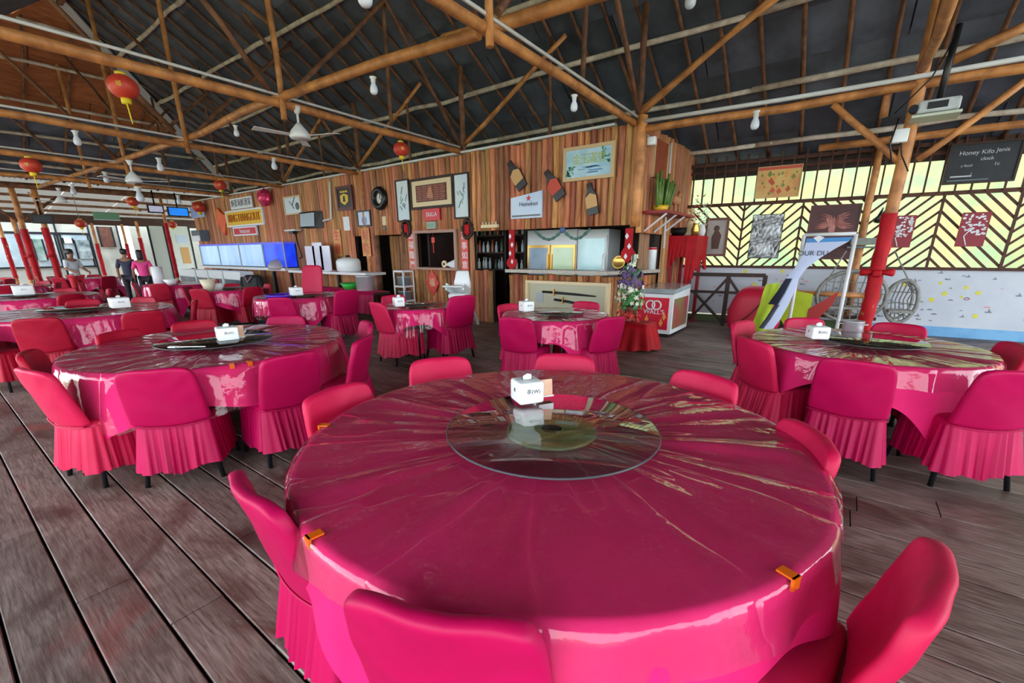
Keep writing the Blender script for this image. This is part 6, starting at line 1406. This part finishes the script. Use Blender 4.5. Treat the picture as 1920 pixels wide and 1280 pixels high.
# projector on a black drop bracket near the red post
p = on_y(1757, 202, WY-.35); t = thing('projector', 'white ceiling projector in a battered housing on a black drop pole', 'projector', p)
MB().rbox(.17, .14, .062, .025, 3, c=p).build('housing', mat('proj_white', hexc(206, 212, 216), hexc(170, 176, 176), sc=5, rough=.4), t)
MB().box(p.x-.09, p.x+.07, p.y-.147, p.y-.13, p.z-.03, p.z+.035).build('vent', 'black', t)
MB().tube([(p.x-.2, p.y-.08, p.z-.01), (p.x-.2, p.y-.16, p.z-.01)], .04, 12).build('lens', 'metal_dark', t)
MB().box(p.x-.2, p.x+.19, p.y-.16, p.y+.16, p.z-.1, p.z-.075).build('tray', mat('tray_pale', hexc(196, 206, 186), rough=.5), t)
MB().tube([(p.x, p.y, p.z+.07), (p.x+.02, p.y+.02, p.z+.75)], .03, 8).build('drop_pole', 'black', t); MB().tube([(p.x-.35, p.y, p.z), (p.x-.1, p.y, p.z+.3), (p.x, p.y, p.z+.6)], .008, 5).build('cable', 'black', t)
MB().tube([(p.x-.3, p.y, p.z-.05), (p.x-.33, p.y, p.z-.3), (p.x-.28, p.y, p.z-.5)], .008, 5).build('cable', 'black', t)
q_ = on_y(1688, 255, WY-.3); t = thing('junction_box', 'white plastic box on the red post below the projector', 'box', q_); MB().rbox(.07, .04, .07, .012, 2, c=q_).build('box_body', 'white_plastic', t); MB().tube([q_, (q_.x+.05, q_.y, q_.z-.2), (q_.x+.15, q_.y+.2, q_.z-.35)], .008, 5).build('cable', 'black', t)

# ================================================================== FAR END: SCREENS, PANELS, PEOPLE
def screen(px, x, lab, m):
    a, b = on_x(px[0], (px[1]+px[3])/2, x), on_x(px[2], (px[1]+px[3])/2, x); zt, zb = on_x((px[0]+px[2])/2, px[1], x).z, on_x((px[0]+px[2])/2, px[3], x).z
    t = thing('television', lab, 'television', (x, (a.y+b.y)/2, zb), 0, 'hanging screens')
    MB().box(x-.08, x, a.y, b.y, zb, zt).build('casing', 'black', t); MB().box(x, x+.01, a.y+.04, b.y-.04, zb+.04, zt-.04).build('display', m, t)
    MB().tube([(x-.06, (a.y+b.y)/2, zt), (x-.06, (a.y+b.y)/2, zt+.5)], .03, 6).build('bracket', 'metal_dark', t)
mat('scr_off', hexc(10, 10, 12), rough=.3); mat('scr_pale', hexc(190, 190, 214), hexc(150, 150, 190), sc=4, rough=.2, emit=.12, emitc=hexc(190, 190, 214)); mat('scr_blue', hexc(40, 130, 220), hexc(30, 90, 190), sc=3, rough=.2, emit=.2, emitc=hexc(40, 130, 230))
screen((59, 402, 100, 419), -21.2, 'black blank screen hung under the low roof at the far left', 'scr_off'); screen((277, 384, 307, 399), -21.0, 'pale lit screen hung at the far end', 'scr_pale'); screen((315, 388, 354, 406), -20.9, 'blue lit screen hung next to the log wall', 'scr_blue')
t = thing('exit_box', 'small green exit box under the far roof', 'sign', on_x(200, 405, -21.2)); a = on_x(200, 405, -21.2); MB().box(a.x-.05, a.x, a.y-.35, a.y+.35, a.z-.12, a.z+.12).build('box_body', 'exit_green', t); MB().box(a.x, a.x+.01, a.y-.37, a.y+.37, a.z-.14, a.z-.12).build('edge', 'paper_white', t)
# pale board with notices by the tank
a, b = on_x(284, 470, -26.8), on_x(318, 470, -26.8)
def pale(u0, u1, x, z1, lab, notes):
    a, b = on_x(u0, 470, x), on_x(u1, 470, x); t = thing('partition_panel', lab, 'panel', (x, (a.y+b.y)/2, 0), 0, 'pale partition panels')
    MB().box(x-.06, x, a.y, b.y, 0, z1).build('panel', mat('pale_panel', hexc(212, 220, 212), rough=.5), t)
    for e in (a.y, b.y): MB().box(x-.07, x+.02, e-.03, e+.03, 0, z1).build('edge_post', 'metal_dark', t)
    for (f0, f1, g0, g1, m) in notes: MB().box(x, x+.012, a.y+(b.y-a.y)*f0, a.y+(b.y-a.y)*f1, g0, g1).build('notice', m, t)
pale(287, 316, -26.2, 2.7, 'blank pale panel right of the people', ()); pale(323, 362, -25.6, 2.7, 'pale panel with a tan notice next to the log wall', ((.4, .8, 1.0, 1.75, 'label_tan'), (.3, .8, 1.95, 2.3, 'cert_blue')))
# glazing figures at the far windows: dark posters
for (u0, v0, u1, v1, m, lab) in ((143, 450, 172, 485, 'scr_dark', 'dark poster of figures on the far wall'), (64, 448, 84, 488, 'poster_green', 'green silhouette poster on the far window'), (186, 425, 212, 463, 'wood_slat', 'brown framed hanging on the far wall'), (118, 446, 136, 456, 'paper_white', 'small framed notice on the far wall')):
    mat('scr_dark', hexc(60, 76, 84), hexc(150, 164, 166), sc=2, rough=.4); mat('poster_green', hexc(70, 104, 90), hexc(150, 170, 170), sc=2, rough=.5)
    x = -29.9; a, b = on_x(u0, (v0+v1)/2, x), on_x(u1, (v0+v1)/2, x); zt, zb = on_x((u0+u1)/2, v0, x).z, on_x((u0+u1)/2, v1, x).z
    t = thing('wall_poster', lab, 'poster', (x, (a.y+b.y)/2, zb)); MB().box(x-.02, x+.03, a.y, b.y, zb, zt).build('sheet', m, t)
    for e in (a.y, b.y): MB().box(x-.02, x+.05, e-.03, e+.03, zb, zt).build('frame', 'metal_dark', t)

# people: one continuous skinned body each, clothes as thicker skins on the same bones
mat('skin', hexc(150, 104, 80), rough=.55); mat('hair', hexc(26, 22, 22), rough=.5); mat('shirt_white', hexc(206, 212, 218), rough=.7); mat('shirt_navy', hexc(44, 46, 70), rough=.7); mat('shirt_pink', hexc(236, 60, 140), rough=.6); mat('trousers_dark', hexc(34, 30, 44), rough=.7); mat('shorts_red', hexc(200, 30, 50), rough=.7)
def skinned(name, verts, edges, rad, m, parent, root=0, lev=2):
    me = bpy.data.meshes.new(name); me.from_pydata(verts, edges, []); o = link(name, me, parent, False); me.materials.append(MATS[m])
    md = o.modifiers.new('skin', 'SKIN'); md.use_smooth_shade = True
    sv = me.skin_vertices[0].data if len(me.skin_vertices) else None
    if sv is None:
        bpy.context.view_layer.objects.active = o
        bmx = __import__('bmesh').new(); bmx.from_mesh(me); bmx.verts.layers.skin.verify(); bmx.to_mesh(me); bmx.free(); sv = me.skin_vertices[0].data
    for i, r_ in enumerate(rad): sv[i].radius = (r_, r_) if not isinstance(r_, tuple) else r_; sv[i].use_root = (i == root)
    o.modifiers.new('sub', 'SUBSURF').levels = lev; o.modifiers['sub'].render_levels = lev; return o
def person(loc, rz, h, lab, shirt, legs, pose, longhair=False):
    t = thing('person', lab, 'person', loc, rz); t.scale = (h/1.7,)*3
    la, ra = pose
    V = [(0,0,.93),(0,0,1.08),(0,.0,1.25),(0,.0,1.42),(0,.01,1.50),(0,.03,1.60),(0,.03,1.68),
         (-.10,0,.88),(-.11,.02,.48),(-.11,-.02,.08),(-.11,.1,.03), (.10,0,.88),(.11,.02,.48),(.11,-.02,.08),(.11,.1,.03),
         (-.17,0,1.40),la[0],la[1],la[2], (.17,0,1.40),ra[0],ra[1],ra[2]]
    E = [(0,1),(1,2),(2,3),(3,4),(4,5),(5,6),(0,7),(7,8),(8,9),(9,10),(0,11),(11,12),(12,13),(13,14),(3,15),(15,16),(16,17),(17,18),(3,19),(19,20),(20,21),(21,22)]
    Rd = [(.13,.1),(.12,.09),(.13,.1),(.1,.075),.05,(.075,.09),(.06,.07), .085,.058,.04,.035, .085,.058,.04,.035, .055,.042,.034,.028, .055,.042,.034,.028]
    skinned('body', V, E, Rd, 'skin', t)
    iS = [1,2,3,15,16,19,20]; mp = {v: i for i, v in enumerate(iS)}
    skinned('shirt', [V[i] for i in iS]+[(0,0,.92)], [(0,1),(1,2),(2,3),(3,4),(2,5),(5,6),(0,7)], [(.145,.115),(.15,.12),(.115,.09),.07,.055,.07,.055,(.15,.12)], shirt, t, 0)
    iT = [0,7,8,9,11,12,13]
    skinned('trousers', [V[i] for i in iT], [(0,1),(1,2),(2,3),(0,4),(4,5),(5,6)], [(.15,.12),.1,.075,.06,.1,.075,.06], legs, t, 0)
    hv = MB().rbox(.085, .1, .09 if not longhair else .16, .07, 4, c=(0, .0 if not longhair else -.025, 1.675 if not longhair else 1.62), fn=lambda p: (p.x, p.y*.98, p.z)); hv.build('hair', 'hair', t, False)
    f = MB(); f.rbox(.012, .015, .02, .01, 2, c=(0, .135, 1.60))
    f.build('nose', 'skin', t, False)
    for sx_ in (-1, 1): MB().rbox(.012, .006, .008, .005, 2, c=(.03*sx_, .122, 1.625)).build('eye', 'hair', t, False)
    for k, hnd in enumerate((V[18], V[22])):     # fingers
        sg = -1 if k == 0 else 1
        for j in range(4): MB().tube([(hnd[0], hnd[1]-.02+.015*j, hnd[2]), (hnd[0]+.01*sg, hnd[1]-.022+.016*j, hnd[2]-.05), (hnd[0], hnd[1]-.02+.016*j, hnd[2]-.085-.006*(j in (1, 2)))], [.012, .010, .007], 6).build('finger', 'skin', t, False)
        MB().tube([(hnd[0], hnd[1]+.02, hnd[2]+.01), (hnd[0]-.01*sg, hnd[1]+.05, hnd[2]-.03)], [.013, .009], 6).build('thumb', 'skin', t, False)
    return t
rest = ([(-.25, -.01, 1.16), (-.27, .05, .94), (-.27, .08, .86)], [(.25, -.01, 1.16), (.27, .05, .94), (.27, .08, .86)])
fwdp = ([(-.24, .05, 1.18), (-.20, .25, 1.08), (-.17, .33, 1.08)], [(.24, .05, 1.18), (.20, .25, 1.08), (.17, .33, 1.08)])
def stand_at(u, depth_x): p = on_x(u, 480, depth_x); return (p.x, p.y, 0)
person(stand_at(131, -17.6), R(-60), 1.55, 'person in a white shirt and red shorts standing near the red pillars', 'shirt_white', 'shorts_red', fwdp)
person(stand_at(233, -16.6), R(60), 1.55, 'person in a dark navy shirt standing with back turned', 'shirt_navy', 'trousers_dark', rest)
person(stand_at(262, -16.2), R(70), 1.50, 'person with long dark hair in a hot pink top', 'shirt_pink', 'trousers_dark', rest, True)

# clutter on the far tables
def bowl(u, v, lab, m, r=.1, h=.08, cat='bowl'):
    p = on_z(u, v, TZ+.008); t = thing('serving_bowl', lab, cat, p); MB().lathe([(.001, 0), (r*.55, 0), (r, h), (r*.95, h), (r*.5, .012), (.001, .012)], 18).build('bowl_body', m, t, False); MB().lathe([(r*.97, h-.004), (r*1.02, h), (r*.97, h+.004)], 18, cap=False).build('rim', m, t, False)
bowl(393, 545, 'cream bucket on the cluttered table before the fish tank', mat('cream_pl', hexc(214, 204, 176), rough=.4), .14, .22, 'bucket')
bowl(409, 543, 'white lidded bowl on the cluttered table before the fish tank', 'white_plastic', .14, .12)
bowl(322, 533, 'white bowl on the table below the blank far panel', 'white_plastic', .16, .12)
p = on_z(300, 533, TZ+.006); t = thing('paper_roll', 'tall white paper roll standing on the far table', 'paper roll', p); MB().lathe([(.001, 0), (.11, 0), (.11, .42), (.03, .42), (.03, .38), (.001, .38)], 18).build('roll', 'paper_white', t, False); MB().lathe([(.035, .36), (.035, .425), (.028, .425)], 12, cap=False).build('core', 'card_peach', t, False)
p = on_z(476, 536, .7); t = thing('jacket', 'black jacket slung over a chair left of the tall pink chair', 'jacket', (p.x, p.y, 0))
t.rotation_euler = (0, 0, R(20))
MB().rbox(.27, .12, .34, .1, 4, c=(0, 0, .62), fn=lambda q: (q.x*(1-.12*q.z/.34)+.015*math.sin(q.z*22), q.y+.02*math.sin(q.x*18), q.z)).build('jacket_body', mat('jacket_black', hexc(22, 22, 26), rough=.7), t, False)
for k in (-1, 1): MB().tube([(k*.24, -.02, .9), (k*.31, -.06, .6), (k*.29, -.1, .3)], [.07, .065, .05], 8).build('sleeve', 'jacket_black', t, False)
MB().tube([(-.1, -.12, .93), (0, -.15, .8), (.1, -.12, .93)], .025, 6).build('collar', mat('jacket_grey', hexc(120, 100, 104), rough=.7), t, False)
for k in (-1, 1): MB().tube([(k*.15, 0, .35), (k*.18, 0, 0)], .02, 6).build('stand_leg', 'metal_dark', t, False)
